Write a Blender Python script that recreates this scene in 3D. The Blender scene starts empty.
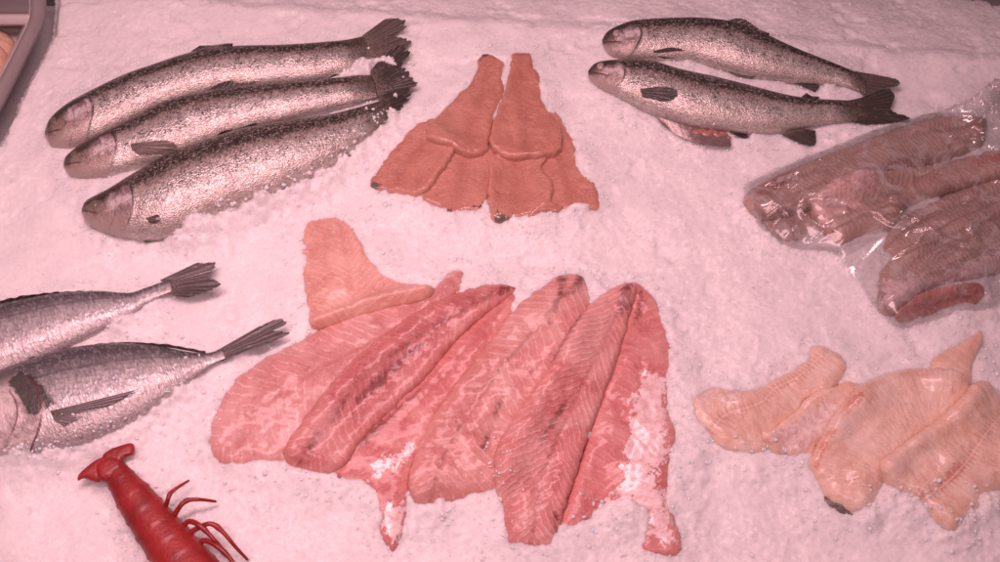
import bpy, math, random
import numpy as np
from mathutils import Vector
from mathutils.bvhtree import BVHTree
from mathutils.geometry import delaunay_2d_cdt

random.seed(7)
rng = np.random.default_rng(11)
scene = bpy.context.scene
COL = scene.collection

# ------------------------------------------------------------------ camera
PITCH = math.radians(62.0)
HF = math.radians(45.0)
DIST = 1.2
CAM = np.array([0.0, -DIST*math.cos(PITCH), DIST*math.sin(PITCH)])
FWD = np.array([0.0, math.cos(PITCH), -math.sin(PITCH)])
UPV = np.array([0.0, math.sin(PITCH), math.cos(PITCH)])
TH = math.tan(HF/2)

def P(px, py, z=0.0):
    """point of the counter, at height z, seen at a place of the photograph"""
    px = np.asarray(px, float); py = np.asarray(py, float); z = np.asarray(z, float)
    nx = (px-500)/500*TH; ny = (281-py)/500*TH
    dx = nx; dy = FWD[1]+ny*UPV[1]; dz = FWD[2]+ny*UPV[2]
    t = (z-CAM[2])/dz
    return np.stack([CAM[0]+dx*t, CAM[1]+dy*t, z+0*t], -1)

def Q(p):
    d = p-CAM
    f = d@FWD
    return np.stack([500+500*d[:, 0]/f/TH, 281-500*(d@UPV)/f/TH], -1)

cd = bpy.data.cameras.new('camera'); cam = bpy.data.objects.new('camera', cd); COL.objects.link(cam)
cam.location = CAM; cam.rotation_euler = (math.pi/2-PITCH, 0, 0)
cd.sensor_width = 36; cd.lens = 18/TH; cd.clip_start = 0.01; cd.clip_end = 50
scene.camera = cam

# ------------------------------------------------------------------ noise
def _hash(ix, iy, s):
    h = (ix.astype(np.int64)*374761393 + iy.astype(np.int64)*668265263 + s*1442695041) & 0xffffffff
    h = ((h ^ (h >> 13))*1274126177) & 0xffffffff
    h = ((h ^ (h >> 16))*2246822519) & 0xffffffff
    return ((h ^ (h >> 15)) & 0xffffff)/float(0xffffff)

def vnoise(x, y, s=0):
    ix = np.floor(x); iy = np.floor(y); fx = x-ix; fy = y-iy
    fx = fx*fx*fx*(fx*(fx*6-15)+10); fy = fy*fy*fy*(fy*(fy*6-15)+10)
    a = _hash(ix, iy, s); b = _hash(ix+1, iy, s); c = _hash(ix, iy+1, s); d = _hash(ix+1, iy+1, s)
    return (a*(1-fx)+b*fx)*(1-fy)+(c*(1-fx)+d*fx)*fy

def fbm(x, y, s=0, o=4):
    r = 0; a = .5; t = 0
    for i in range(o):
        r = r+a*vnoise(x, y, s+i*17); t += a; a *= .5; x = x*2.03+5.1; y = y*2.03+1.7
    return r/t

def worley(x, y, s=0):
    ix = np.floor(x); iy = np.floor(y)
    f1 = np.full(x.shape, 9.0); f2 = np.full(x.shape, 9.0); hid = np.zeros(x.shape)
    for dx in (-1, 0, 1):
        for dy in (-1, 0, 1):
            cx = ix+dx; cy = iy+dy
            d = np.hypot(cx+_hash(cx, cy, s)-x, cy+_hash(cx, cy, s+5)-y)
            hv = _hash(cx, cy, s+9)
            m = d < f1
            f2 = np.where(m, f1, np.minimum(f2, d)); hid = np.where(m, hv, hid); f1 = np.where(m, d, f1)
    return f1, f2, hid

def sst(x, a, b):
    t = np.clip((x-a)/(b-a), 0, 1)
    return t*t*(3-2*t)

# ------------------------------------------------------------------ curves
def cr(pts, n, closed=False):
    """Catmull-Rom through pts, resampled evenly to n points"""
    p = np.asarray(pts, float); m = len(p); out = []
    seg = m if closed else m-1
    for i in range(seg):
        if closed:
            a, b, c, d = p[(i-1) % m], p[i], p[(i+1) % m], p[(i+2) % m]
        else:
            b, c = p[i], p[i+1]
            a = p[i-1] if i > 0 else 2*b-c
            d = p[i+2] if i+2 < m else 2*c-b
        t = np.linspace(0, 1, 16, endpoint=False)[:, None]
        out.append(.5*((2*b)+(-a+c)*t+(2*a-5*b+4*c-d)*t*t+(-a+3*b-3*c+d)*t**3))
    q = np.concatenate(out)
    q = np.vstack([q, q[:1] if closed else p[-1:]])
    L = np.concatenate([[0], np.cumsum(np.linalg.norm(np.diff(q, axis=0), axis=1))])
    s = np.linspace(0, L[-1], n, endpoint=not closed)
    return np.stack([np.interp(s, L, q[:, k]) for k in range(q.shape[1])], -1)

def zo(pts, ox, oy, s):
    return [(x/s+ox, y/s+oy) for x, y in pts]

def polydist(pt, poly):
    """distance of points to a closed polygon and inside flag"""
    a = np.asarray(poly, float); b = np.roll(a, -1, 0)
    d = np.full(len(pt), 1e9); ins = np.zeros(len(pt), bool)
    for (x0, y0), (x1, y1) in zip(a, b):
        ex, ey = x1-x0, y1-y0
        t = np.clip(((pt[:, 0]-x0)*ex+(pt[:, 1]-y0)*ey)/(ex*ex+ey*ey+1e-12), 0, 1)
        d = np.minimum(d, np.hypot(pt[:, 0]-x0-t*ex, pt[:, 1]-y0-t*ey))
        c = (y0 > pt[:, 1]) != (y1 > pt[:, 1])
        ins ^= c & (pt[:, 0] < ex*(pt[:, 1]-y0)/((ey if abs(ey) > 1e-12 else 1e-12))+x0)
    return d, ins

def axisuv(pt, line):
    """arc length along and signed distance from an open polyline"""
    a = np.asarray(line, float); best = np.full(len(pt), 1e9); U = np.zeros(len(pt)); V = np.zeros(len(pt)); acc = 0
    for i in range(len(a)-1):
        e = a[i+1]-a[i]; l = np.linalg.norm(e)+1e-12; e = e/l
        r = pt-a[i]; t = r@e; tc = np.clip(t, 0, l)
        if i == 0: tu = np.where(t < 0, t, tc)
        elif i == len(a)-2: tu = np.where(t > l, t, tc)
        else: tu = tc
        d = np.hypot(*(r-tc[:, None]*e).T); s = e[0]*r[:, 1]-e[1]*r[:, 0]
        m = d < best; best = np.where(m, d, best); U = np.where(m, acc+tu, U); V = np.where(m, np.where(s >= 0, d, -d), V); acc += l
    return U, V

# ------------------------------------------------------------------ height map of what lies on the counter
GX0, GY0, GS = -0.95, -0.62, 0.002
NX, NY = 950, 680
gx = GX0+np.arange(NX)*GS; gy = GY0+np.arange(NY)*GS
XX, YY = np.meshgrid(gx, gy)
def ice_base(x, y):
    return 0.012*(fbm(x*5+3, y*5+8, 3, 3)-.5)+0.008*(fbm(x*16, y*16, 21, 2)-.5)
H = ice_base(XX, YY)
H0 = H.copy()

def box1(a, r, ax):
    p = [(0, 0), (0, 0)]; p[ax] = (r+1, r)
    c = np.cumsum(np.pad(a, p, 'edge'), ax)
    n = a.shape[ax]
    return (np.take(c, range(2*r+1, 2*r+1+n), ax)-np.take(c, range(0, n), ax))/(2*r+1)
def blur(a, r):
    for _ in range(2):
        a = box1(box1(a, r, 0), r, 1)
    return a
def maxf(a, r):
    o = a.copy()
    for k in range(1, r+1):
        o[k:] = np.maximum(o[k:], a[:-k]); o[:-k] = np.maximum(o[:-k], a[k:])
    b = o.copy()
    for k in range(1, r+1):
        o[:, k:] = np.maximum(o[:, k:], b[:, :-k]); o[:, :-k] = np.maximum(o[:, :-k], b[:, k:])
    return o
def samp(a, x, y):
    fx = np.clip((np.asarray(x)-GX0)/GS, 0, NX-1.001); fy = np.clip((np.asarray(y)-GY0)/GS, 0, NY-1.001)
    ix = fx.astype(int); iy = fy.astype(int); fx = fx-ix; fy = fy-iy
    return (a[iy, ix]*(1-fx)+a[iy, ix+1]*fx)*(1-fy)+(a[iy+1, ix]*(1-fx)+a[iy+1, ix+1]*fx)*fy
def settle(V, F):
    """raise the height map by a mesh"""
    t = BVHTree.FromPolygons([tuple(v) for v in V], [tuple(f) for f in F])
    lo = V.min(0); hi = V.max(0)
    i0 = max(0, int((lo[0]-GX0)/GS)); i1 = min(NX-1, int((hi[0]-GX0)/GS)+1)
    j0 = max(0, int((lo[1]-GY0)/GS)); j1 = min(NY-1, int((hi[1]-GY0)/GS)+1)
    dn = Vector((0, 0, -1))
    for j in range(j0, j1+1):
        for i in range(i0, i1+1):
            r = t.ray_cast(Vector((gx[i], gy[j], 1)), dn)[0]
            if r is not None and r.z > H[j, i]: H[j, i] = r.z
def drape(px, py, off, hm=None):
    """point lying off above whatever is seen at a place of the photograph"""
    hm = H if hm is None else hm
    z = np.zeros(np.shape(px))+.01
    for _ in range(6):
        p = P(px, py, z); z = .5*z+.5*(samp(hm, p[..., 0], p[..., 1])+off)
    return P(px, py, z)

# ------------------------------------------------------------------ objects
def mesh(name, V, F, mat, parent=None, smooth=True, attrs=None):
    me = bpy.data.meshes.new(name)
    me.from_pydata([tuple(v) for v in V], [], [tuple(int(i) for i in f) for f in F])
    if smooth: me.polygons.foreach_set('use_smooth', [True]*len(me.polygons))
    for k, a in (attrs or {}).items():
        a = np.asarray(a, np.float32)
        if a.ndim == 1:
            at = me.attributes.new(k, 'FLOAT', 'POINT'); at.data.foreach_set('value', a)
        else:
            at = me.attributes.new(k, 'FLOAT_VECTOR', 'POINT'); at.data.foreach_set('vector', a.ravel())
    me.materials.append(mat); me.update()
    o = bpy.data.objects.new(name, me); COL.objects.link(o)
    if parent is not None:
        o.parent = parent; o.matrix_parent_inverse.identity()
        o.location = -parent.location
    return o
def thing(name, label, cat, loc, group=None):
    o = bpy.data.objects.new(name, None); COL.objects.link(o); o.empty_display_size = .02
    o.location = tuple(float(c) for c in loc); tag(o, label, cat, group); return o
def tag(o, label, cat, group=None):
    o['label'] = label; o['category'] = cat
    if group: o['group'] = group
    return o
def grid_faces(n, m, wrap=False):
    i = np.arange(n-1)[:, None]*m; j = np.arange(m if wrap else m-1)[None, :]; k = (j+1) % m
    return np.stack([i+j, i+k, i+m+k, i+m+j], -1).reshape(-1, 4)
def tube(path, rad, k=10, flat=1.0):
    path = np.asarray(path, float); n = len(path); rad = np.broadcast_to(rad, (n,))
    T = np.gradient(path, axis=0); T /= np.linalg.norm(T, axis=1)[:, None]+1e-12
    S = np.cross(T, [0, 0, 1.0]); S /= np.linalg.norm(S, axis=1)[:, None]+1e-9; B = np.cross(S, T)
    a = np.linspace(0, 2*np.pi, k, endpoint=False)
    V = (path[:, None]+rad[:, None, None]*(np.cos(a)[None, :, None]*S[:, None]+flat*np.sin(a)[None, :, None]*B[:, None])).reshape(-1, 3)
    F = [tuple(f) for f in grid_faces(n, k, True)]+[tuple(range(k-1, -1, -1)), tuple(range((n-1)*k, n*k))]
    return V, F
def sphere(c, r, n=10, m=16):
    V = []; F = []
    th = np.linspace(.0, np.pi, n); ph = np.linspace(0, 2*np.pi, m, endpoint=False)
    for t in th:
        for p in ph: V.append((c[0]+r[0]*math.sin(t)*math.cos(p), c[1]+r[1]*math.sin(t)*math.sin(p), c[2]+r[2]*math.cos(t)))
    return np.array(V), grid_faces(n, m, True)

# ------------------------------------------------------------------ node helper
class S:
    def __init__(s, g, k): s.g = g; s.k = k
    def __add__(s, o): return s.g.m('ADD', s, o)
    __radd__ = __add__
    def __sub__(s, o): return s.g.m('SUBTRACT', s, o)
    def __rsub__(s, o): return s.g.m('SUBTRACT', o, s)
    def __mul__(s, o): return s.g.m('MULTIPLY', s, o)
    __rmul__ = __mul__
    def __truediv__(s, o): return s.g.m('DIVIDE', s, o)
    def abs(s): return s.g.m('ABSOLUTE', s, 0)
    def sin(s): return s.g.m('SINE', s, 0)
    def pow(s, e): return s.g.m('POWER', s, e)
    def min(s, e): return s.g.m('MINIMUM', s, e)
    def max(s, e): return s.g.m('MAXIMUM', s, e)
class G:
    def __init__(s, name):
        s.mat = bpy.data.materials.new(name); s.mat.use_nodes = True; s.t = s.mat.node_tree; s.t.nodes.clear()
    def n(s, typ, **kw):
        x = s.t.nodes.new(typ)
        for k, v in kw.items(): setattr(x, k, v)
        return x
    def put(s, inp, v):
        if isinstance(v, S): s.t.links.new(v.k, inp)
        elif isinstance(v, (tuple, list)):
            inp.default_value = tuple(v)+((1.0,) if len(inp.default_value) == 4 and len(v) == 3 else ())
        else: inp.default_value = v
    def m(s, op, a, b=0, c=None):
        x = s.n('ShaderNodeMath', operation=op); s.put(x.inputs[0], a); s.put(x.inputs[1], b)
        return S(s, x.outputs[0])
    def attr(s, name, out='Fac'):
        return S(s, s.n('ShaderNodeAttribute', attribute_name=name).outputs[out])
    def vattr(s, name): return s.attr(name, 'Vector')
    def pos(s): return S(s, s.n('ShaderNodeTexCoord').outputs['Object'])
    def xyz(s, v):
        x = s.n('ShaderNodeSeparateXYZ'); s.put(x.inputs[0], v); return [S(s, o) for o in x.outputs]
    def vec(s, a, b, c=0.0):
        x = s.n('ShaderNodeCombineXYZ')
        for i, v in enumerate((a, b, c)): s.put(x.inputs[i], v)
        return S(s, x.outputs[0])
    def noise(s, v, scale, detail=3, rough=.5, dist=0, out='Fac'):
        x = s.n('ShaderNodeTexNoise'); s.put(x.inputs['Vector'], v); x.inputs['Scale'].default_value = scale
        x.inputs['Detail'].default_value = detail; x.inputs['Roughness'].default_value = rough; x.inputs['Distortion'].default_value = dist
        return S(s, x.outputs[out])
    def voro(s, v, scale, feature='F1', out='Distance', rand=1.0):
        x = s.n('ShaderNodeTexVoronoi', feature=feature); s.put(x.inputs['Vector'], v); x.inputs['Scale'].default_value = scale
        x.inputs['Randomness'].default_value = rand
        return S(s, x.outputs[out])
    def ss(s, x, a, b):
        if a > b: return 1-s.ss(x, b, a)
        r = s.n('ShaderNodeMapRange', interpolation_type='SMOOTHSTEP'); s.put(r.inputs['Value'], x)
        r.inputs['From Min'].default_value = a; r.inputs['From Max'].default_value = b
        return S(s, r.outputs[0])
    def mix(s, f, a, b, mode='MIX'):
        x = s.n('ShaderNodeMix', data_type='RGBA', blend_type=mode); s.put(x.inputs[0], f); s.put(x.inputs[6], a); s.put(x.inputs[7], b)
        return S(s, x.outputs[2])
    def bump(s, h, strength=.5, dist=.001, nrm=None):
        x = s.n('ShaderNodeBump'); s.put(x.inputs['Height'], h); x.inputs['Strength'].default_value = strength; x.inputs['Distance'].default_value = dist
        if nrm is not None: s.put(x.inputs['Normal'], nrm)
        return S(s, x.outputs[0])
    def bsdf(s, **kw):
        x = s.n('ShaderNodeBsdfPrincipled')
        for k, v in kw.items(): s.put(x.inputs[k.replace('_', ' ')], v)
        return S(s, x.outputs[0])
    def done(s, sh):
        o = s.n('ShaderNodeOutputMaterial'); s.put(o.inputs['Surface'], sh); return s.mat

# ------------------------------------------------------------------ materials
def mat_ice(name='ice', grain=False):
    g = G(name); p = g.pos()
    n1 = g.noise(p, 24, 4, .6); n2 = g.noise(p, 260, 3, .6); n3 = g.noise(p, 75, 4, .7, .8)
    jit = g.n('ShaderNodeVectorMath', operation='MULTIPLY_ADD'); g.put(jit.inputs[0], g.noise(p, 200, 2, .6, 0, 'Color')); jit.inputs[1].default_value = (.005,)*3; g.put(jit.inputs[2], p)
    pj = S(g, jit.outputs[0])
    cell = g.voro(pj, 300, 'F1', 'Color'); cr_, cg_, _c = g.xyz(cell); cell2 = g.voro(pj, 620, 'F1', 'Color'); c2, _a, _b = g.xyz(cell2)
    c = g.mix(g.ss(n1, .3, .7), (.83, .83, .84), (.90, .90, .905))
    c = g.mix(g.ss(cr_, .5, 1.)*.12, c, (.52, .52, .54)); c = g.mix(g.ss(c2, .6, 1.)*.12, c, (.95, .95, .95))
    c = g.mix(g.ss(n3, .60, .76)*.38, c, (.50, .49, .52))
    if grain:
        return g.done(g.bsdf(Base_Color=(.86, .86, .87), Roughness=.2, Subsurface_Weight=.5, Subsurface_Scale=.003, IOR=1.31, Specular_IOR_Level=.5, Normal=g.bump(n2, .4, .001)))
    def facet(col, k, nrm):
        a = g.n('ShaderNodeVectorMath', operation='SUBTRACT'); g.put(a.inputs[0], col); a.inputs[1].default_value = (.5, .5, .5)
        b = g.n('ShaderNodeVectorMath', operation='MULTIPLY_ADD'); g.put(b.inputs[0], S(g, a.outputs[0])); b.inputs[1].default_value = (k,)*3; g.put(b.inputs[2], nrm)
        d = g.n('ShaderNodeVectorMath', operation='NORMALIZE'); g.put(d.inputs[0], S(g, b.outputs[0])); return S(g, d.outputs[0])
    nrm = g.bump(n2, .3, .0014)
    nrm = facet(cell2, .12, facet(cell, .22, nrm))
    return g.done(g.bsdf(Base_Color=c, Roughness=cg_*.25+.16, Subsurface_Weight=.85, Subsurface_Radius=(1, .97, .97), Subsurface_Scale=.011, Normal=nrm, IOR=1.31, Specular_IOR_Level=.5))

def mat_trout(seed=0, dark=1.0, gill=.19):
    g = G('trout_skin'); f = g.vattr('fuv'); u, w, _ = g.xyz(g.vattr('fn'))
    off = g.n('ShaderNodeVectorMath', operation='ADD'); g.put(off.inputs[0], f); off.inputs[1].default_value = (seed*.37, seed*.11, seed*.2); f = S(g, off.outputs[0])
    n1 = g.noise(f, 22, 4, .6); n2 = g.noise(f, 140, 3, .6); n3 = g.noise(f, 700, 2, .6)
    wj = w+(n1-.5)*.30
    flank = (.44, .435, .42); back = (.018*dark, .016*dark, .011*dark); belly = (.54, .475, .44)
    c = g.mix(g.ss(wj, -.04, .36), flank, (.082*dark, .078*dark, .060*dark)); c = g.mix(g.ss(wj, .16, .50), c, back)
    c = g.mix(g.ss(wj, -.25, -.8), c, belly)
    st = 1-g.ss((wj-.10).abs(), .04, .22)
    c = g.mix(st*.28, c, (.42, .20, .19))
    fx, fy, _z = g.xyz(f)
    sc = g.voro(g.vec(fx, fy*1.4, 0), 520, 'F1', 'Color'); sr, sg, sb = g.xyz(sc)
    mot = g.ss(g.noise(f, 75, 4, .7, .5), .36, .66)
    c = g.mix(mot*g.ss(w, .35, -.1)*.5, c, (.80, .77, .74))
    c = g.mix((sr-.5).abs()*.9, c, g.mix(g.ss(sr, .5, .55), (.12, .10, .085), (.72, .64, .58)))
    # spots
    jig = g.vec(fx+(n2-.5)*.004, fy+(n2-.5)*.003, 0)
    def spots(scale, lo, hi, keep):
        d = g.voro(jig, scale); cr_, cg_, _b = g.xyz(g.voro(jig, scale, 'F1', 'Color'))
        return (1-g.ss(d+(cg_-.5)*.2, lo, hi))*g.ss(cr_-keep, 0, .04)
    dens = g.ss(w, .75, -.6)*.62+.06
    dens = dens+(n1-.5)*.5
    sp = spots(390, .27, .43, dens*.9).max(spots(680, .28, .46, dens*.7+.12))
    sp = sp*g.ss(w, -.75, -.35)*(1-mot*g.ss(w, .4, .1)*.55)
    # head
    ug = gill-(w+.05).pow(2)*.055
    ugf = gill-.005
    hd = g.ss(u-ug+(n2-.5)*.01, .010, -.012)
    pur = g.noise(f, 60, 3, .6, 1.2); pu2 = g.noise(f, 110, 4, .65, .6)
    jw = (pu2-.5)*.7+(n2-.5)*.6
    hc = g.mix(g.ss(pu2, .35, .65), (.24, .175, .15), (.40, .31, .28))
    hc = g.mix(g.ss(w+jw, .0, .38), hc, (.062, .050, .040))
    hc = g.mix(g.ss(w+jw, -.25, -.95)*.9, hc, (.50, .41, .38))
    op = g.ss(u+(n2-.5)*.02+(pu2-.5)*.03, ugf-.095, ugf-.060)
    hc = g.mix(op*g.ss(w+jw*.6, -.50, -.15)*g.ss(w+jw*.6, .50, .2)*.85, hc, g.mix(g.ss(pur, .46, .62), (.30, .22, .24), (.70, .60, .62)))
    hc = g.mix(op*g.ss(w+jw*.7, -.32, -.10)*g.ss(w+jw*.7, .22, .0)*.7, hc, (.84, .76, .76))  # highlight on the silver gill cover, put into the colour
    hc = g.mix(g.ss(u+(pu2-.5)*.05, .060, .015)*g.ss(w, -.5, -.2)*.8, hc, (.10, .08, .07))
    hc = g.mix(g.ss(pu2, .52, .66)*g.ss(u, .14, .06)*g.ss(w, -.4, .0)*.6, hc, (.04, .034, .028))
    c = g.mix(hd, c, hc)
    sp = sp*(1-hd*.4)
    c = g.mix(sp*.92, c, (.022, .019, .016))
    line = (1-g.ss((u-ug+(pu2-.5)*.006).abs(), .001, .006))*g.ss(w, .68, .45)*g.ss(w, -.9, -.6)*g.ss(n2, .3, .5)
    ug2 = gill-.058-(w+.12).pow(2)*.05
    line2 = (1-g.ss((u-ug2+(pu2-.5)*.01).abs(), .001, .004))*g.ss(w, .35, .2)*g.ss(pu2, .4, .6)*.5
    mw = w-(u*-2.0-.16+(pu2-.5)*.12-u*u*12)
    mouth = (1-g.ss(mw.abs(), .015, .07))*g.ss(u, .085, .065)
    arc = (1-g.ss((u-ug-.014+(pu2-.5)*.006).abs(), .003, .009))*g.ss(w, .3, .1)*g.ss(w, -.75, -.5)
    c = g.mix(arc*.6, c, (.66, .58, .55))
    c = g.mix(line.max(line2).max(mouth)*.8, c, (.03, .018, .02))
    c = g.mix(g.ss(u, .90, .985)*.75, c, (.085, .07, .055))
    hgt = n3*.5+g.voro(g.vec(fx, fy*1.4, 0), 520)*.7+n2*.8-sp*.1
    b = g.bump(hgt, .55, .0011); b = g.bump(n1, .5, .004, b)
    met = g.ss(w, .6, .0)*.45*(1-hd*.6)
    return g.done(g.bsdf(Base_Color=c, Roughness=n2*.25+.22, Metallic=met*(1-sp), Coat_Weight=.30, Coat_Roughness=.22, Specular_IOR_Level=.4, Normal=b))

def mat_bream(seed=0):
    g = G('bream_skin'); f = g.vattr('fuv'); u, w, _ = g.xyz(g.vattr('fn')); fx, fy, _z = g.xyz(f)
    n1 = g.noise(f, 25, 4, .6); n2 = g.noise(g.vec(fx, fy*1.0, seed), 160, 3, .65); 
    v = g.vec(fx*1.25+fy*.25, fy*.8, 0)
    sd = g.voro(v, 430); sc, sg, _b = g.xyz(g.voro(v, 430, 'F1', 'Color'))
    wj = w+(n1-.5)*.25
    c = g.mix(g.ss(wj, .0, .75), (.42, .41, .42), (.075, .075, .082)); c = g.mix(g.ss(wj, -.15, -.7), c, (.56, .51, .51))
    rows = (fy*1700+fx*220).sin()
    c = g.mix(g.ss(rows, .2, 1)*g.ss(w, -.4, .3)*.35, c, (.16, .16, .17))
    c = g.mix((sc-.5).abs()*.6, c, g.mix(g.ss(sc, .5, .55), (.16, .155, .16), (.66, .64, .64)))
    stk = g.noise(g.vec(fx*520, fy*110, 0), 1, 3, .6)
    c = g.mix(g.ss(stk, .48, .68)*.55, c, (.13, .125, .13))
    lat = 1-g.ss((w-.38-(n2-.5)*.05).abs(), .015, .05)
    c = g.mix(lat*.45, c, (.10, .10, .10))
    hd = g.ss(u-(.395-(w+.1).pow(2)*.10), .006, -.006)
    hc = g.mix(g.ss(w+(n1-.5)*.5+(n2-.5)*.3, .28, .7), g.mix(g.ss(n1+(n2-.5)*.8, .32, .62), (.34, .29, .285), (.70, .62, .61)), (.13, .115, .115))
    c = g.mix(hd, c, hc)
    dk = g.ss(g.attr('dark')+(n2-.5)*.9+(n1-.5)*.5, .34, .55)
    c = g.mix(dk*.9, c, (.045, .042, .04))
    line = (1-g.ss((u-(.395-(w+.1).pow(2)*.10)).abs(), .0015, .007))*g.ss(w, .5, .3)
    line2 = (1-g.ss((u-(.315-(w+.1).pow(2)*.12)).abs(), .001, .005))*g.ss(w, .35, .15)*g.ss(w, -.85, -.6)*.9
    c = g.mix(line.max(line2)*.85, c, (.12, .035, .04))
    b = g.bump(sd, .35, .0010); b = g.bump(n2, .4, .0012, b)
    return g.done(g.bsdf(Base_Color=c, Roughness=sg*.25+.27, Metallic=.26-hd*.2, Coat_Weight=.25, Coat_Roughness=.15, Normal=b))

def mat_fin(name='fin_skin', ca=(.06, .05, .045), cb=(.20, .165, .145)):
    g = G(name); u, v, _ = g.xyz(g.vattr('fuv'))
    p = g.pos(); n = g.noise(p, 120, 3, .6)
    r = ((u+(n-.5)*.03)*150).sin()*.5+.5
    c = g.mix(r*.55+n*.25, ca, cb)
    n2 = g.noise(p, 420, 3, .6)
    c = g.mix(g.ss(n, .58, .75)*.4, c, (.36, .30, .28))
    c = g.mix(g.ss(v+(n-.5)*.5, .38, .0)*.75, c, g.mix(g.ss(n2, .5, .6), (.20, .165, .13), (.04, .034, .028)))
    return g.done(g.bsdf(Base_Color=c, Roughness=.32, Coat_Weight=.3, Coat_Roughness=.15, Normal=g.bump(r+n, .5, .001)))

def mat_fillet(name, base, base2, linec, blood=(.20, .03, .03), lam=.009, slope=.8, lw=.5, lines=.5, bl=.6, blw=.004, edgec=None, skin=(.78, .66, .66), rough=.36, bumpd=.0016, gloss=.32, sss=.30, ribs=False, bandk=.18, fibk=.42, coatr=.15, blot=.6, pale=.5, ew=.012, mul=(1, 1, 1)):
    """flesh of a fillet: muscle bands swept back from the middle line, dark middle line, paler rim, skin patches"""
    g = G(name); u, v, e = g.xyz(g.vattr('fuv')); p = g.pos(); sk = g.attr('skin'); dk = g.attr('dark')
    n1 = g.noise(p, 30, 4, .6, .6); n2 = g.noise(p, 150, 4, .65); n3 = g.noise(p, 600, 3, .6)
    va = v.abs()
    ph = (u-va*slope+va*va*(6 if slope > 0 else -4)+(n1-.5)*.022+(n2-.5)*.0035)*(6.2832/lam)
    s = ph.sin()
    band = s*.5+.5
    fib = g.noise(g.vec(ph*1.5, va*30, 0), 1.5, 5, .7)
    ln = g.ss(s+(n3-.5)*.5+(n2-.5)*.4, .55, 1.0)*g.ss(n1+(n2-.5)*.9, .36, .56)*g.ss(va, .0005, .004)
    c = g.mix(g.ss(n1+(n2-.5)*.5, .28, .72), base, base2)
    n5 = g.noise(p, 55, 5, .7, .4)
    c = g.mix(g.ss(n5, .52, .72)*blot, c, tuple(x*y for x, y in zip(base, (.72, .52, .52))))
    c = g.mix(g.ss(n5, .46, .30)*blot*.8, c, tuple(min(1, x*1.12) for x in base2))
    c = g.mix(band*bandk, c, tuple(x*.74 for x in base))
    c = g.mix(g.ss(fib, .46, .72)*fibk, c, linec)
    c = g.mix(g.ss(fib, .47, .28)*fibk*1.1, c, tuple(x*y for x, y in zip(base, (.70, .50, .50))))
    if edgec: c = g.mix(g.ss(e, ew, .001)*.65, c, edgec)
    m = (1-g.ss(va+(n2-.5)*.010+(n1-.5)*.006, blw*.1, blw*1.2))*g.ss(n1+(n2-.5)*1.0, .38, .62)
    c = g.mix(m*bl, c, blood)
    c = g.mix(g.ss(n3+(n2-.5)*.5, .60, .72)*.35, c, linec)
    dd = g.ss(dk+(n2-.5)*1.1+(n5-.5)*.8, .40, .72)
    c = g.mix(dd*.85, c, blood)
    c = g.mix(1.0, c, tuple(mul), 'MULTIPLY')
    n6 = g.noise(p, 16, 3, .6, .5)
    c = g.mix(g.ss(n6, .46, .70)*pale, c, tuple(.45*x+.55*y for x, y in zip(base2, linec)))
    c = g.mix((ln*lines*.85*(n6*1.3+.25)).min(1.0), c, linec)
    n4 = g.noise(p, 70, 4, .7, .8); ks = g.ss(sk+(n2-.5)*1.0+(n4-.5)*2.4+(n3-.5)*.4, .50, .60)*g.ss(sk, .02, .2)
    c = g.mix(ks*.9, c, g.mix(g.ss(n2+(n5-.5)*.8, .3, .7), tuple(x*y for x, y in zip(skin, (.9, .74, .74))), tuple(min(1, x*1.12) for x in skin)))
    if ribs:
        rb = g.ss(va+(n2-.5)*.0022, .0013, .0003)
        tick = g.ss((u*(6.2832/.0042)).sin(), .2, .9)*g.ss(va, .010, .002)
        tl = g.attr('bone')
        c = g.mix(tick*tl*.38, c, (.44, .20, .15)); c = g.mix(rb*tl*.7, c, (.88, .66, .58))
    h = band*bandk*1.5-ln*.12+fib*fibk*1.1+n2*.9+n3*.4+ks*.8
    b = g.bump(h, .5, bumpd); b = g.bump(n1, .35, .005, b)
    r = n2*.22+rough-.11
    return g.done(g.bsdf(Base_Color=c, Roughness=r-ks*.1, Subsurface_Weight=sss, Subsurface_Radius=(1, .45, .35), Subsurface_Scale=.006, Coat_Weight=(ks*.5+gloss).min(1.0), Coat_Roughness=coatr, Specular_IOR_Level=.45, Normal=b))

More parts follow.
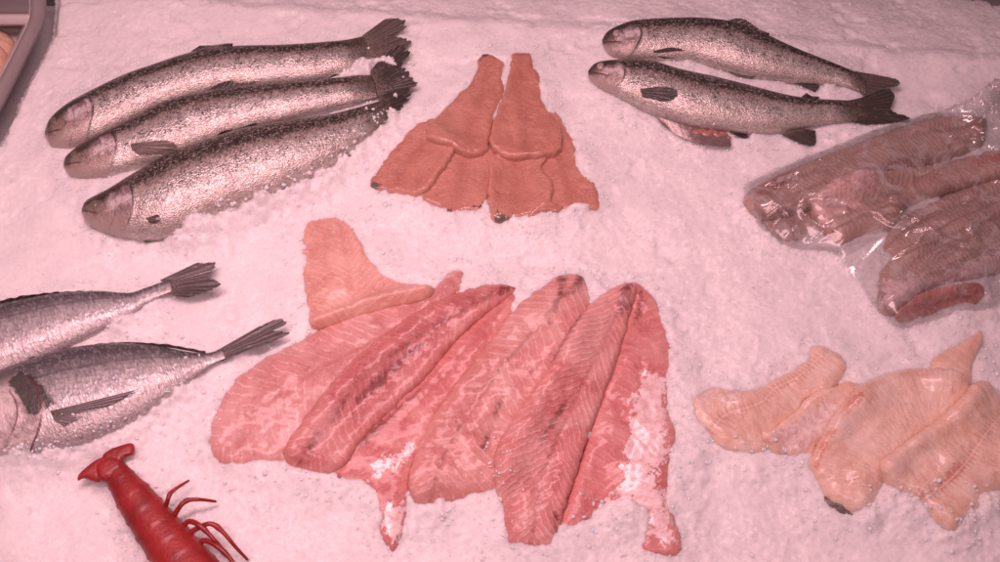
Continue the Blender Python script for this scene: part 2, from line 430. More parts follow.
def mat_simple(name, col, rough=.4, var=.25, scale=80, metal=0, coat=0, bump=.0008, sss=0, spec=.5):
    g = G(name); p = g.pos(); n = g.noise(p, scale, 4, .6)
    c = g.mix(n, tuple(x*(1-var) for x in col), tuple(min(1, x*(1+var)) for x in col))
    return g.done(g.bsdf(Base_Color=c, Roughness=n*.15+rough-.07, Metallic=metal, Coat_Weight=coat, Coat_Roughness=.12, Subsurface_Weight=sss, Subsurface_Scale=.005, Specular_IOR_Level=spec, Normal=g.bump(n, .5, bump)))
def mat_film():
    g = G('clear_film'); p = g.pos(); n = g.noise(p, 35, 4, .6, 1.5); n2 = g.noise(p, 210, 3, .6)
    nb = g.bump(n2, .12, .001)
    lw = g.n('ShaderNodeLayerWeight'); lw.inputs['Blend'].default_value = .35; g.put(lw.inputs['Normal'], nb)
    gl = g.n('ShaderNodeBsdfGlossy'); gl.inputs['Roughness'].default_value = .10; gl.inputs['Color'].default_value = (1, 1, 1, 1); g.put(gl.inputs['Normal'], nb)
    tr = g.n('ShaderNodeBsdfTransparent'); tr.inputs[0].default_value = (.97, .97, .97, 1)
    df = g.n('ShaderNodeBsdfDiffuse'); df.inputs[0].default_value = (.72, .68, .68, 1)
    a = g.n('ShaderNodeMixShader'); g.put(a.inputs[0], g.ss(n, .46, .70)*.40+.03); g.put(a.inputs[1], S(g, tr.outputs[0])); g.put(a.inputs[2], S(g, df.outputs[0]))
    b = g.n('ShaderNodeMixShader'); g.put(b.inputs[0], S(g, lw.outputs['Fresnel'])*.5+.06); g.put(b.inputs[1], S(g, a.outputs[0])); g.put(b.inputs[2], S(g, gl.outputs[0]))
    return g.done(S(g, b.outputs[0]))

M_ICE = mat_ice(); M_GRAIN = mat_ice('ice_grain', True)
M_FIN = mat_fin(); M_FIND = mat_fin('dark_fin_skin', (.035, .03, .028), (.10, .085, .075)); M_FINP = mat_fin('pale_fin_skin', (.10, .085, .075), (.36, .29, .26)); M_FINB = mat_fin('bream_fin_skin', (.055, .045, .045), (.17, .14, .14)); M_FINBP = mat_fin('bream_side_fin_skin', (.09, .08, .08), (.36, .31, .31))
M_EYEW = mat_simple('eye_ring', (.20, .165, .13), .3, .4, 300, .2, .3)
M_EYEL = mat_simple('pale_eye_ring', (.40, .33, .29), .35, .4, 300, .1, .2)
M_EYEB = mat_simple('eye_pupil', (.012, .011, .012), .18, .1, 200, 0, .3)
M_GUT = mat_simple('raw_gut', (.40, .17, .145), .35, .6, 160, 0, .4, .002, .2)
M_FLAP = mat_simple('belly_skin', (.22, .16, .15), .3, .5, 90, .2, .4, .002)

# ------------------------------------------------------------------ fish
def fish_body(top, bot, tau, zc, L_N=240, M=84, gill=.19, head_bump=.035, skew=1.0, lump=0, sup=2.15):
    s = np.linspace(0, 1, L_N)**1.12
    a0 = cr(top, 400); b0 = cr(bot, 400); q = np.linspace(0, 1, 400)
    U = np.stack([np.interp(s, q, a0[:, k]) for k in (0, 1)], -1); Lo = np.stack([np.interp(s, q, b0[:, k]) for k in (0, 1)], -1)
    zc = np.interp(s, np.linspace(0, 1, len(zc)), zc) if np.ndim(zc) else np.full(L_N, zc)
    A = P(U[:, 0], U[:, 1], zc); B = P(Lo[:, 0], Lo[:, 1], zc)
    C = (A+B)/2; D = A-B; Hh = np.linalg.norm(D, axis=1)/2; D = D/(2*Hh[:, None]+1e-9)
    gvec = C[:, :2]-CAM[:2]; gl = np.linalg.norm(gvec, axis=1); cot = gl/(CAM[2]-zc); kap = cot*np.sum(D[:, :2]*gvec/gl[:, None], 1)
    tp = tau*(1-.25*sst(s, .75, 1))*(.75+.25*sst(s, 0, .08))*(1-.82*sst(s, .90, 1))
    a = Hh/np.sqrt(1+(tp*kap)**2); t = tp*a
    L = np.sum(np.linalg.norm(np.diff(C, axis=0), axis=1))
    ph = np.linspace(0, 2*np.pi, M, endpoint=False)
    c = np.cos(ph); sn = np.sin(ph)
    w = np.sign(c)*np.abs(c)**(2/sup); zz = np.sign(sn)*np.abs(sn)**(2/sup)
    Sg, W = np.meshgrid(s, w, indexing='ij'); Zz = np.meshgrid(s, zz, indexing='ij')[1]
    ug = gill-.055*(W+.05)**2
    dl = head_bump*sst(Sg, ug-.07, ug-.004)*(1-sst(Sg, ug-.004, ug+.010))*sst(.8-W, 0, .3)
    dl -= .05*(np.exp(-((W-(-2.4*Sg-.12))/.07)**2))*(Sg < .085)
    dl += .03*(fbm(Sg*9+lump, W*2.2+4, 60+lump, 3)-.5)
    px_ = C[:, None, :]+D[:, None, :]*(a[:, None]*W*(1+dl))[..., None]
    px_[..., 2] += t[:, None]*Zz*(1+dl*1.6)
    V = px_.reshape(-1, 3)
    F = [tuple(f) for f in grid_faces(L_N, M, True)]+[tuple(range(M-1, -1, -1)), tuple(range((L_N-1)*M, L_N*M))]
    g_ = (np.pi/2-np.where(ph > np.pi, 2*np.pi-ph, ph))[None, :]*((a+t)/2)[:, None]
    fuv = np.stack([Sg*L, g_, np.where(Zz < 0, .5, 0)], -1).reshape(-1, 3); fn = np.stack([Sg, W, Zz], -1).reshape(-1, 3)
    def surf(su, wu):
        i = int(np.argmin(np.abs(s-su))); half = np.arange(M//2+1); j = half[int(np.argmin(np.abs(w[half]-wu)))]
        return px_[i, j]
    return V, F, fuv, fn, surf, C

def fin(name, base, tip, parent, mat=None, z0=None, z1=None, off=.0015, n=70, m=14, rag=.06, seed=0, bow=.002, rip=.0007):
    """a thin rayed sheet between a base line and a (ragged) tip line, both given base-end to base-end"""
    b = cr(base, n); t = cr(tip, n) if len(tip) > 2 else np.linspace(tip[0], tip[1], n)
    r = np.linspace(0, 1, m)
    jag = (vnoise(np.arange(n)*.45, np.full(n, seed+.5), 31+seed)-.5)*rag+(_hash(np.arange(n)//2, np.full(n, seed), 5)-.5)*rag*.8
    t = t+(t-b)*jag[:, None]
    q = b[:, None]*(1-r[None, :, None])+t[:, None]*r[None, :, None]
    if z0 is None:
        p = drape(q[..., 0], q[..., 1], off, blur(H, 1))
    else:
        p = P(q[..., 0], q[..., 1], z0+(z1-z0)*r[None, :]+0*q[..., 0])
    uu = np.linspace(0, 1, n)[:, None]+0*r[None]
    p[..., 2] += bow*np.sin(uu*np.pi*2+seed)*r[None]+rip*np.sin(uu*95)*r[None]
    V = p.reshape(-1, 3); FINV.append(V)
    fuv = np.stack([uu, r[None]+0*uu, 0*uu], -1).reshape(-1, 3)
    return mesh(name, V, grid_faces(n, m), mat or M_FIN, parent, True, {'fuv': fuv})

def eye(parent, c, r, ring=None):
    V, F = sphere(c, (r, r, r*.42)); e = mesh('eye', V, F, ring or M_EYEW, parent)
    cc = np.array(c)+np.array([0, -.0003, r*.20]); V, F = sphere(cc, (r*.62, r*.62, r*.28)); mesh('pupil', V, F, M_EYEB, e)

def trout(label, top, bot, tau, zc, seed, dark=1.0, gill=.19, eye_at=(.062, .30), group=None):
    V, F, fuv, fn, surf, C = fish_body(top, bot, tau, zc, gill=gill, lump=seed)
    base = C[len(C)//2].copy(); base[2] = 0
    r = thing('trout', label, 'fish', base, group)
    mesh('body', V, F, mat_trout(seed, dark, gill), r, True, {'fuv': fuv, 'fn': fn})
    e = surf(*eye_at); eye(r, e+np.array([0, 0, -.0014]), .0050, M_EYEL if seed > 3 else None)
    settle(V, F)
    return r, surf

FINV = []
GT = 'whole trout on the ice'
# left three
r, sf = trout('uppermost of the three left trout, pale silvery and the least spotted',
      [(45, 131), (52, 118), (70, 103), (97, 88), (125, 75), (150, 66), (190, 53), (230, 47), (290, 45), (340, 41), (366, 36)],
      [(46, 138), (54, 149), (76, 150), (104, 140), (132, 126), (165, 110), (212, 97), (262, 90), (312, 84), (350, 72), (374, 60)], .62, .010, 1, 1.0, .185, (.062, .25), GT)
fin('tail_fin', [(362, 36), (368, 48), (372, 62)], [(384, 21), (403, 19), (404, 28), (396, 34), (410, 40), (406, 48), (392, 58)], r, M_FIN, .012, .010, rag=.12, seed=1)
fin('dorsal_fin', [(190, 52), (232, 47)], [(200, 47), (216, 44), (234, 45)], r, M_FIN, .015, .018, seed=2)
fin('anal_fin', [(318, 82), (336, 76)], [(322, 84), (331, 77), (340, 75)], r, M_FIND, .016, .018, seed=3)
r, sf = trout('middle of the three left trout, speckled, its tail the darkest',
      [(64, 163), (67, 156), (80, 146), (105, 131), (125, 122), (150, 108), (180, 97), (230, 88), (280, 83), (330, 79), (372, 73)],
      [(64, 168), (70, 176), (85, 180), (104, 179), (128, 174), (150, 168), (180, 160), (215, 145), (250, 133), (300, 120), (342, 108), (378, 97)], .62, .013, 2, 1.0, .20, (.062, .25), GT)
fin('tail_fin', [(370, 72), (375, 84), (378, 97)], [(386, 50), (401, 46), (408, 55), (402, 64), (409, 78), (418, 85), (404, 90)], r, M_FIND, .016, .012, rag=.18, seed=4)
fin('pectoral_fin', [(130, 144), (132, 150)], [(152, 139), (170, 142), (177, 149), (166, 158), (146, 160)], r, M_FINP, rag=.05, seed=5)
fin('dorsal_fin', [(205, 92), (250, 86)], [(214, 86), (234, 81), (256, 81)], r, M_FIND, .017, .020, seed=6)
r, sf = trout('lowest of the three left trout, its belly buried in crushed ice',
      [(82, 208), (88, 200), (110, 189), (140, 171), (170, 154), (200, 142), (240, 130), (280, 122), (320, 117), (350, 110), (384, 100)],
      [(82, 214), (87, 223), (101, 232), (125, 239), (152, 242), (180, 236), (205, 224), (235, 212), (265, 200), (295, 188), (325, 172), (355, 150), (386, 120)], .60, .015, 3, .9, .20, (.07, .2), GT)
fin('tail_fin', [(378, 100), (383, 110), (384, 120)], [(398, 88), (409, 88), (404, 97), (412, 92), (404, 104), (396, 112), (384, 124)], r, M_FIND, .016, .009, rag=.25, seed=7)
fin('dorsal_fin', [(212, 139), (256, 127)], [(222, 133), (238, 127), (258, 124)], r, M_FIND, .018, .022, seed=8)
fin('pectoral_fin', [(146, 218), (149, 223)], [(158, 215), (161, 219), (156, 224)], r, M_FIN, rag=.05, seed=9)
fin('pelvic_fin', [(338, 158), (341, 162)], [(346, 153), (351, 156), (349, 160)], r, M_FIND, .012, .014, seed=10)
fin('throat_flap', [(136, 236), (146, 243)], [(170, 231), (184, 229), (180, 236)], r, M_FINP, .010, .011, seed=11)

# right pair
r, sf = trout('upper trout of the right pair, with a smooth dark back',
      [(602, 40), (607, 32), (620, 25), (640, 20), (690, 18), (725, 21), (755, 30), (790, 46), (830, 62), (866, 76)],
      [(604, 48), (612, 57), (628, 62), (652, 62), (690, 64), (715, 70), (742, 78), (766, 82), (805, 84), (840, 86), (866, 94)], .58, .010, 4, .75, .155, (.068, .22), GT)
fin('tail_fin', [(855, 71), (860, 82), (860, 92)], [(878, 75), (899, 82), (896, 87), (884, 88), (880, 96), (872, 104)], r, M_FIN, .011, .008, seed=12)
fin('dorsal_fin', [(722, 22), (768, 37)], [(736, 19), (748, 22), (770, 34)], r, M_FIND, .013, .017, seed=13)
fin('pectoral_fin', [(653, 51), (655, 56)], [(668, 49), (680, 49), (689, 53), (680, 58), (664, 60)], r, M_FIND, rag=.05, seed=14)
fin('pelvic_fin', [(728, 72), (738, 77)], [(742, 69), (757, 75), (752, 80)], r, M_FIN, rag=.05, seed=15)
fin('anal_fin', [(788, 82), (800, 85)], [(806, 84), (819, 87), (815, 92)], r, M_FIND, .006, .005, rag=.05, seed=16)
r, sf = trout('lower trout of the right pair, belly slit open with red showing',
      [(588, 71), (594, 64), (604, 61), (624, 60), (653, 62), (678, 69), (714, 77), (750, 86), (786, 95), (815, 99), (856, 101)],
      [(589, 78), (599, 87), (613, 95), (634, 106), (660, 117), (690, 128), (715, 132), (745, 134), (768, 134), (790, 131), (822, 125), (858, 121)], .58, .013, 5, .95, .145, (.060, .35), GT)
fin('tail_fin', [(846, 101), (853, 111), (852, 122)], [(868, 96), (887, 88), (894, 96), (891, 111), (909, 119), (894, 123), (866, 124)], r, M_FIND, .014, .009, seed=17, rag=.05)
fin('pectoral_fin', [(640, 89), (642, 96)], [(658, 86), (672, 89), (677, 95), (668, 101), (650, 102)], r, M_FIND, rag=.05, seed=18)
fin('pelvic_fin', [(722, 124), (732, 134)], [(739, 127), (749, 136), (742, 138)], r, M_FIND, .012, .007, rag=.05, seed=19)
fin('anal_fin', [(780, 134), (804, 129)], [(800, 145), (815, 144), (815, 132)], r, M_FIND, .010, .006, rag=.06, seed=20)
fin('adipose_fin', [(800, 98), (816, 100)], [(806, 94), (812, 95), (820, 99)], r, M_FIND, .016, .018, seed=21)
fin('belly_flap', [(654, 116), (690, 127), (728, 134)], [(664, 126), (690, 140), (716, 147), (732, 146)], r, M_FLAP, .0125, .011, rag=.12, seed=22, rip=0)
gp = cr([(688, 129), (704, 133), (718, 134), (731, 137)], 20); gq = P(gp[:, 0], gp[:, 1], .0115)
V, F = tube(gq+np.stack([0*gq[:, 0], .002*np.sin(np.arange(20)*1.3), .0005*np.sin(np.arange(20)*2.1)], -1), (.0038+.0004*np.sin(np.arange(20)*1.9))*np.sin(np.linspace(.25, 2.9, 20))+.0006, 10, .45)
mesh('gut', V, F, M_GUT, r)

# bream
def bream(label, top, bot, tau, zc, seed, darkpoly):
    V, F, fuv, fn, surf, C = fish_body(top, bot, tau, zc, gill=.395, lump=seed, head_bump=.02)
    base = C[len(C)//2].copy(); base[2] = 0
    r = thing('sea_bream', label, 'fish', base, 'sea bream on the ice')
    d, ins = polydist(Q(V), darkpoly); dk = np.clip(.5+np.where(ins, d, -d)/14, 0, 1)*(fn[:, 2] > 0)
    mesh('body', V, F, mat_bream(seed), r, True, {'fuv': fuv, 'fn': fn, 'dark': dk})
    e = surf(.228, .22); eye(r, e, .0075, M_EYEL)
    settle(V, F)
    return r
r = bream('upper sea bream, silver with a grey back, its head out of the left edge',
      [(-150, 372), (-140, 350), (-105, 326), (-50, 313), (0, 304), (30, 298), (60, 293), (100, 291), (128, 293), (148, 287), (170, 279)],
      [(-150, 380), (-125, 398), (-70, 402), (-20, 390), (20, 372), (60, 352), (100, 332), (130, 315), (150, 301), (172, 291)], .42, .012, 1, [(-110, 330), (-80, 325), (-80, 350), (-100, 350)])
fin('tail_fin', [(160, 280), (166, 286), (172, 295)], [(196, 262), (214, 262), (212, 271), (207, 277), (221, 285), (206, 292), (186, 297)], r, M_FINB, .012, .014, rag=.06, seed=23)
fin('dorsal_fin', [(-60, 316), (20, 300), (80, 292), (126, 293)], [(-50, 312), (22, 297), (80, 290.5), (124, 292)], r, M_FINB, .012, .015, seed=24, rag=.25)
r = bream('lower sea bream with a black blotch behind its cheek and long side fin',
      [(-62, 420), (-52, 402), (-30, 384), (0, 370), (36, 357), (60, 350), (93, 345), (121, 343), (153, 345), (184, 351), (206, 353), (222, 349)],
      [(-62, 430), (-45, 446), (-15, 454), (20, 455), (60, 450), (100, 438), (138, 420), (170, 398), (194, 377), (212, 364), (226, 358)], .40, .014, 2, [(8, 382), (20, 372), (34, 376), (42, 388), (54, 402), (44, 408), (34, 416), (26, 412), (20, 396)])
fin('tail_fin', [(212, 353), (218, 357), (222, 361)], [(258, 327), (281, 319), (284, 326), (274, 331), (290, 333), (272, 340), (246, 350)], r, M_FINB, .012, .016, rag=.06, seed=25)
fin('pectoral_fin', [(50, 411), (52, 415), (54, 420)], [(138, 390), (112, 404), (88, 414), (64, 426)], r, M_FINBP, rag=.05, seed=26)
fin('dorsal_fin', [(0, 371), (40, 357), (100, 345), (155, 346), (206, 354)], [(2, 368), (42, 354.5), (100, 342.5), (156, 343.5), (206, 352)], r, M_FINB, .016, .019, seed=27, rag=.25)

# ------------------------------------------------------------------ fillets
def fillet(name, label, cat, outline, axis, T, mat, R=.013, z=.006, group=None, groove=0, lamd=.009, slope=.8, amp=.00008, ridge=None, skin=None, dark=None, bone=0, lift=0, tilt=None, smooth=5, sink=.003, edge=.18, seed=0, jit=.0010, lump=.45):
    """soft slab with a rounded rim, lying on whatever is below it"""
    o2 = cr(outline, 400, True)
    W = P(o2[:, 0], o2[:, 1], z)[:, :2]
    W = cr(W, max(40, int(np.sum(np.linalg.norm(np.diff(W, axis=0), axis=1))/.0022)), True)
    nrm = np.gradient(W, axis=0); nrm = np.stack([nrm[:, 1], -nrm[:, 0]], -1); nrm /= np.linalg.norm(nrm, axis=1)[:, None]+1e-9
    W = W+nrm*((fbm(W[:, 0]*160, W[:, 1]*160, 71+seed, 3)-.5)*2*jit*1.6)[:, None]
    n = len(W); lo = W.min(0); hi = W.max(0); st = .0022
    xs = np.arange(lo[0], hi[0], st); ys = np.arange(lo[1], hi[1], st*.87)
    gxx, gyy = np.meshgrid(xs, ys); gxx = gxx+(np.arange(len(ys)) % 2)[:, None]*st/2
    pts = np.stack([gxx.ravel(), gyy.ravel()], -1); pts = pts+(rng.random(pts.shape)-.5)*st*.3
    d, ins = polydist(pts, W); pts = pts[ins & (d > .0016)]
    inn = []
    for k, off in enumerate((.0004, .0010)):
        q = W+nrm*off; d1, i1 = polydist(q, W); q2 = W-nrm*off; d2, i2 = polydist(q2, W)
        qq = np.where(i1[:, None], q, q2); dd = np.where(i1, d1, d2); inn.append(qq[dd > off*.8])
    allp = np.vstack([W]+inn+[pts])
    vs, _, fs, *_r = delaunay_2d_cdt([Vector((float(a*1000), float(b*1000))) for a, b in allp], [], [list(range(n))], 1, 1e-5)
    X = np.array([(v.x, v.y) for v in vs])/1000
    d, ins = polydist(X, W)
    ax = P(*np.array(cr(axis, 60)).T, z)[:, :2]
    U, Vv = axisuv(X, ax)
    k = np.clip(d/R, 0, 1)
    prof = np.sqrt(np.clip(1-(1-k)**2, 0, 1))
    prof = edge*np.sqrt(np.clip(1-(1-np.clip(d/.0022, 0, 1))**2, 0, 1))+(1-edge)*prof
    base = samp(blur(maxf(H, 2), smooth), X[:, 0], X[:, 1])-sink+lift
    h = T*prof*(1+lump*(fbm(X[:, 0]*30+seed, X[:, 1]*30, 80+seed, 4)-.5))
    h -= groove*np.exp(-(Vv/.005)**2)*k
    ph = (U-np.abs(Vv)*slope)/lamd*2*np.pi
    h += amp*np.sin(ph+4*fbm(X[:, 0]*40, X[:, 1]*40, 90+seed, 2))*k
    for rl, rr_, rh in ([ridge] if ridge else []):
        rp = P(*np.array(cr(rl, 40)).T, z)[:, :2]; h += rh*np.exp(-(axisuv(X, rp)[1]/rr_)**2)*np.clip(d/.004, 0, 1)
    if tilt is not None:
        h = h+tilt[0]*(X[:, 0]-X[:, 0].mean())+tilt[1]*(X[:, 1]-X[:, 1].mean())
    h = np.maximum(h, .0002)
    nv = len(X)
    top = np.column_stack([X, base+h]); bt = np.column_stack([X, base-.0015-.001*k])
    V = np.vstack([top, bt])
    Ft = [tuple(f) for f in fs]
    A = np.array(Ft)
    # orient upward
    e1 = X[A[:, 1]]-X[A[:, 0]]; e2 = X[A[:, 2]]-X[A[:, 0]]; neg = (e1[:, 0]*e2[:, 1]-e1[:, 1]*e2[:, 0]) < 0
    A[neg] = A[neg][:, ::-1]
    cnt = {}
    for a, b, c in A.tolist():
        for e in ((a, b), (b, c), (c, a)): cnt[e] = 1
    side = [(a, a+nv, b+nv, b) for (a, b) in cnt if (b, a) not in cnt]
    F = [tuple(f) for f in A.tolist()]+[tuple(f) for f in (A[:, ::-1]+nv).tolist()]+side
    px_ = Q(top)
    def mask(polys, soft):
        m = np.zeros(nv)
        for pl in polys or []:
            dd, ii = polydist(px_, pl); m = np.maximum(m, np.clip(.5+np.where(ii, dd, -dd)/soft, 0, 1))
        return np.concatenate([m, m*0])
    fuv = np.column_stack([U, Vv, d]); fuv = np.vstack([fuv, fuv])
    ob = mesh(name, V, F, mat, None, True, {'fuv': fuv, 'skin': mask(skin, 20), 'dark': mask(dark, 16), 'bone': np.full(2*nv, float(bone))})
    tag(ob, label, cat, group)
    settle(V, F)
    return ob

M_RED = mat_fillet('pink_fillet_flesh', (.63, .305, .295), (.75, .43, .415), (.92, .72, .67), (.34, .09, .075), .0100, -.75, .4, .5, .5, .004, (.76, .44, .39), mul=(0.9, 0.77, 0.76))
M_RED2 = mat_fillet('red_fillet_flesh', (.48, .165, .165), (.63, .275, .27), (.86, .58, .54), (.22, .05, .045), .0090, -.9, .4, .42, .75, .0055, (.68, .35, .31), mul=(0.96, 0.78, 0.78))
M_RED3 = mat_fillet('pale_pink_fillet_flesh', (.59, .29, .275), (.72, .42, .40), (.90, .68, .63), (.20, .05, .04), .0100, -.8, .4, .45, .6, .0035, (.74, .46, .41), mul=(0.93, 0.72, 0.69))
M_RED5 = mat_fillet('feathered_fillet_flesh', (.52, .215, .205), (.68, .35, .335), (.92, .68, .63), (.20, .05, .04), .0080, -1.25, .4, .6, .6, .0035, (.74, .46, .41), bandk=.34, fibk=.6, mul=(1.02, 0.74, 0.76))
M_SKINF = mat_fillet('skinned_fillet_flesh', (.56, .205, .20), (.70, .325, .31), (.86, .56, .52), (.25, .045, .04), .010, -.6, .4, .35, .3, .003, (.76, .40, .36), skin=(.88, .76, .76), mul=(0.95, 0.75, 0.75))
GF = 'large pink fillets in the middle'
F1 = [(207, 440), (213, 405), (236, 374), (280, 345), (330, 320), (385, 302), (425, 288), (440, 274), (452, 266), (465, 270), (463, 284), (440, 310), (400, 350), (350, 400), (310, 440), (286, 464), (262, 467), (235, 468), (216, 461)]
fillet('fish_fillet', 'leftmost large pink fillet, broad and pale with clear white muscle bands', 'fillet', F1, [(210, 455), (260, 410), (330, 365), (400, 325), (462, 272)], .014, M_RED, .022, .008, GF, .0004, seed=1)
F3 = [(518, 292), (500, 300), (460, 335), (420, 375), (380, 412), (345, 440), (330, 470), (345, 486), (366, 486), (374, 505), (380, 532), (392, 550), (402, 535), (408, 505), (411, 470), (430, 440), (460, 395), (490, 350), (512, 315)]
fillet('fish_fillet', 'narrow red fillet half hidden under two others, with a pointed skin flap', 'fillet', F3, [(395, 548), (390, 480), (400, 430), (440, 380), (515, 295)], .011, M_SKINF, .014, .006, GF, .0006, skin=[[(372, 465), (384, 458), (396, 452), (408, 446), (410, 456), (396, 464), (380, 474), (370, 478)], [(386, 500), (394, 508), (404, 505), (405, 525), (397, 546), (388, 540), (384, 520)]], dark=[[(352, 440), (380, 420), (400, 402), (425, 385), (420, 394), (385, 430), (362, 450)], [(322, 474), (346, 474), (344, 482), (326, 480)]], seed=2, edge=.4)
F2 = [(283, 455), (289, 438), (318, 400), (350, 362), (396, 324), (440, 298), (480, 281), (504, 280), (518, 286), (500, 302), (460, 334), (425, 376), (392, 408), (362, 440), (345, 465), (326, 474), (305, 473), (288, 465)]
fillet('fish_fillet', 'dark red fillet second from the left, with a long brownish middle line', 'fillet', F2, [(300, 462), (325, 425), (370, 375), (430, 330), (512, 284)], .014, M_RED2, .022, .012, GF, .0004, lamd=.0085, slope=.9, dark=[[(304, 452), (318, 430), (338, 405), (346, 400), (342, 412), (322, 440), (308, 458)], [(350, 400), (380, 372), (420, 340), (428, 342), (390, 378), (356, 408)], [(490, 292), (506, 284), (516, 286), (500, 296)]], seed=3)
F6 = [(630, 283), (640, 281), (656, 298), (668, 325), (675, 362), (671, 385), (669, 405), (676, 428), (673, 455), (670, 480), (673, 505), (681, 530), (682, 550), (664, 554), (642, 549), (640, 530), (646, 512), (628, 505), (605, 510), (592, 520), (575, 530), (560, 525), (570, 490), (590, 430), (608, 370), (622, 320)]
fillet('fish_fillet', 'rightmost large fillet with torn shiny white skin over its front end', 'fillet', F6, [(640, 284), (640, 350), (635, 420), (628, 500), (660, 552)], .011, M_SKINF, .015, .006, GF, .0004, skin=[[(640, 375), (655, 366), (668, 372), (666, 400), (668, 440), (662, 480), (664, 500), (676, 540), (666, 546), (650, 534), (648, 512), (630, 502), (605, 506), (604, 494), (622, 480), (628, 450), (632, 410)]], dark=[[(640, 288), (648, 300), (640, 320), (630, 330)]], seed=4, edge=.4)
F4 = [(550, 276), (566, 270), (582, 271), (588, 281), (592, 305), (582, 345), (564, 378), (544, 415), (526, 445), (512, 475), (490, 492), (452, 501), (424, 504), (410, 497), (409, 472), (424, 432), (450, 390), (488, 342), (522, 300)]
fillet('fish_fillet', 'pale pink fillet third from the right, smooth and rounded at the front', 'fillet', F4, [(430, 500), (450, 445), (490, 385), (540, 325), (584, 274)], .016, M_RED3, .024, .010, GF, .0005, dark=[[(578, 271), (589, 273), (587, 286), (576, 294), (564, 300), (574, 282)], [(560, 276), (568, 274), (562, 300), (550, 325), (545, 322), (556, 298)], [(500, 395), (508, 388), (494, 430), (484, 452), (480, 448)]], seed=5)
F5 = [(616, 282), (628, 279), (638, 283), (633, 305), (622, 345), (612, 374), (600, 405), (586, 442), (576, 476), (566, 505), (557, 540), (548, 547), (524, 545), (505, 537), (500, 505), (494, 480), (494, 455), (504, 432), (524, 405), (548, 368), (572, 328), (596, 296)]
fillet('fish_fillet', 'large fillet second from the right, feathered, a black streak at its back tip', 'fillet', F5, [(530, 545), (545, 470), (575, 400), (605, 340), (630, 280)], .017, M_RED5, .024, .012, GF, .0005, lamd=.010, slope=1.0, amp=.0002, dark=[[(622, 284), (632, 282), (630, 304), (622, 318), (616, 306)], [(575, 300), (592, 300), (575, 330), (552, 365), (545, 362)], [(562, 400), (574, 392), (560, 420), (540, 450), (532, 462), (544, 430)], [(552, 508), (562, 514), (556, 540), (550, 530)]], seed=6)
F0 = [(301, 222), (312, 212), (345, 211), (358, 228), (370, 250), (390, 270), (428, 282), (434, 290), (424, 299), (395, 303), (360, 312), (325, 322), (308, 322), (300, 290), (298, 255)]
M_F0 = mat_fillet('peach_fillet_flesh', (.70, .345, .30), (.80, .46, .405), (.92, .66, .56), (.50, .16, .13), .0075, -.9, .5, .6, .3, .004, (.84, .46, .38), mul=(0.92, 0.90, 0.86))
fillet('fish_fillet', 'small triangular tail piece lying folded across the back of the leftmost fillet', 'fillet', F0, [(338, 212), (345, 250), (352, 290), (350, 318)], .010, M_F0, .010, .014, GF, .0016, lamd=.0075, slope=-.9, amp=.0002, jit=.0005, ridge=([(313, 319), (345, 308), (380, 296), (426, 289)], .0055, .007), seed=7)
lip = cr([(309, 321), (340, 311), (375, 298), (405, 290), (430, 288)], 60)

# trout fillets
M_TF = mat_fillet('trout_fillet_flesh', (.50, .26, .20), (.59, .335, .265), (.74, .51, .43), (.38, .16, .12), .008, .5, .4, .0, .45, .009, (.72, .49, .41), skin=(.10, .085, .08), rough=.28, gloss=.6, bumpd=.0030, bandk=.0, fibk=.26, pale=.25, ew=.0035, coatr=.10, mul=(0.97, 0.78, 0.74))
GTF = 'small orange trout fillets in a fan'
z6 = lambda p: zo(p, 360, 40, 2.956)
def tf(label, out, ax, T, z, seed, **k):
    fillet('trout_fillet', label, 'fillet', z6(out), z6(ax), T*1.15, M_TF, .006, z, GTF, .0008, lamd=.008, slope=.5, amp=0, seed=seed, edge=.8, jit=.0014, lump=.4, **k)
tf('rightmost bottom trout fillet of the fan, a darker narrow strip sloping to the right', [(558, 203), (585, 220), (612, 265), (640, 320), (658, 388), (690, 420), (705, 495), (640, 508), (570, 512), (520, 512), (510, 440), (515, 350), (530, 260)], [(565, 210), (600, 330), (630, 505)], .008, .005, 11, skin=[[(495, 505), (560, 515), (560, 535), (495, 540)]])
tf('bottom trout fillet left of the middle, its lower edge frayed and half sunk in ice', [(260, 330), (310, 310), (395, 325), (392, 380), (382, 440), (375, 480), (352, 512), (310, 512), (272, 538), (247, 525), (238, 500), (180, 472), (215, 420)], [(330, 320), (300, 420), (280, 530)], .008, .005, 12, skin=[z6([(245, 515), (290, 520), (285, 545), (245, 545)]), z6([(325, 505), (370, 500), (365, 525), (330, 525)])])
tf('bottom trout fillet right of the middle with a notched right edge', [(388, 350), (440, 330), (545, 345), (541, 390), (571, 435), (556, 498), (500, 524), (440, 533), (402, 540), (380, 512), (376, 460), (380, 415)], [(465, 340), (470, 430), (455, 530)], .009, .007, 13, skin=[z6([(395, 525), (440, 525), (435, 550), (395, 550)])])
tf('small sliver of trout fillet showing below the notched one', [(488, 538), (508, 514), (545, 490), (600, 500), (585, 520), (540, 524), (508, 542)], [(492, 535), (595, 508)], .006, .004, 17)
tf('leftmost bottom trout fillet of the fan, pointing to the lower left', [(225, 235), (195, 240), (160, 256), (100, 320), (42, 385), (28, 410), (31, 435), (70, 448), (120, 454), (165, 464), (206, 445), (242, 400), (285, 330), (270, 280)], [(240, 250), (150, 350), (80, 445)], .010, .007, 14, skin=[z6([(25, 425), (50, 437), (45, 447), (25, 440)])])
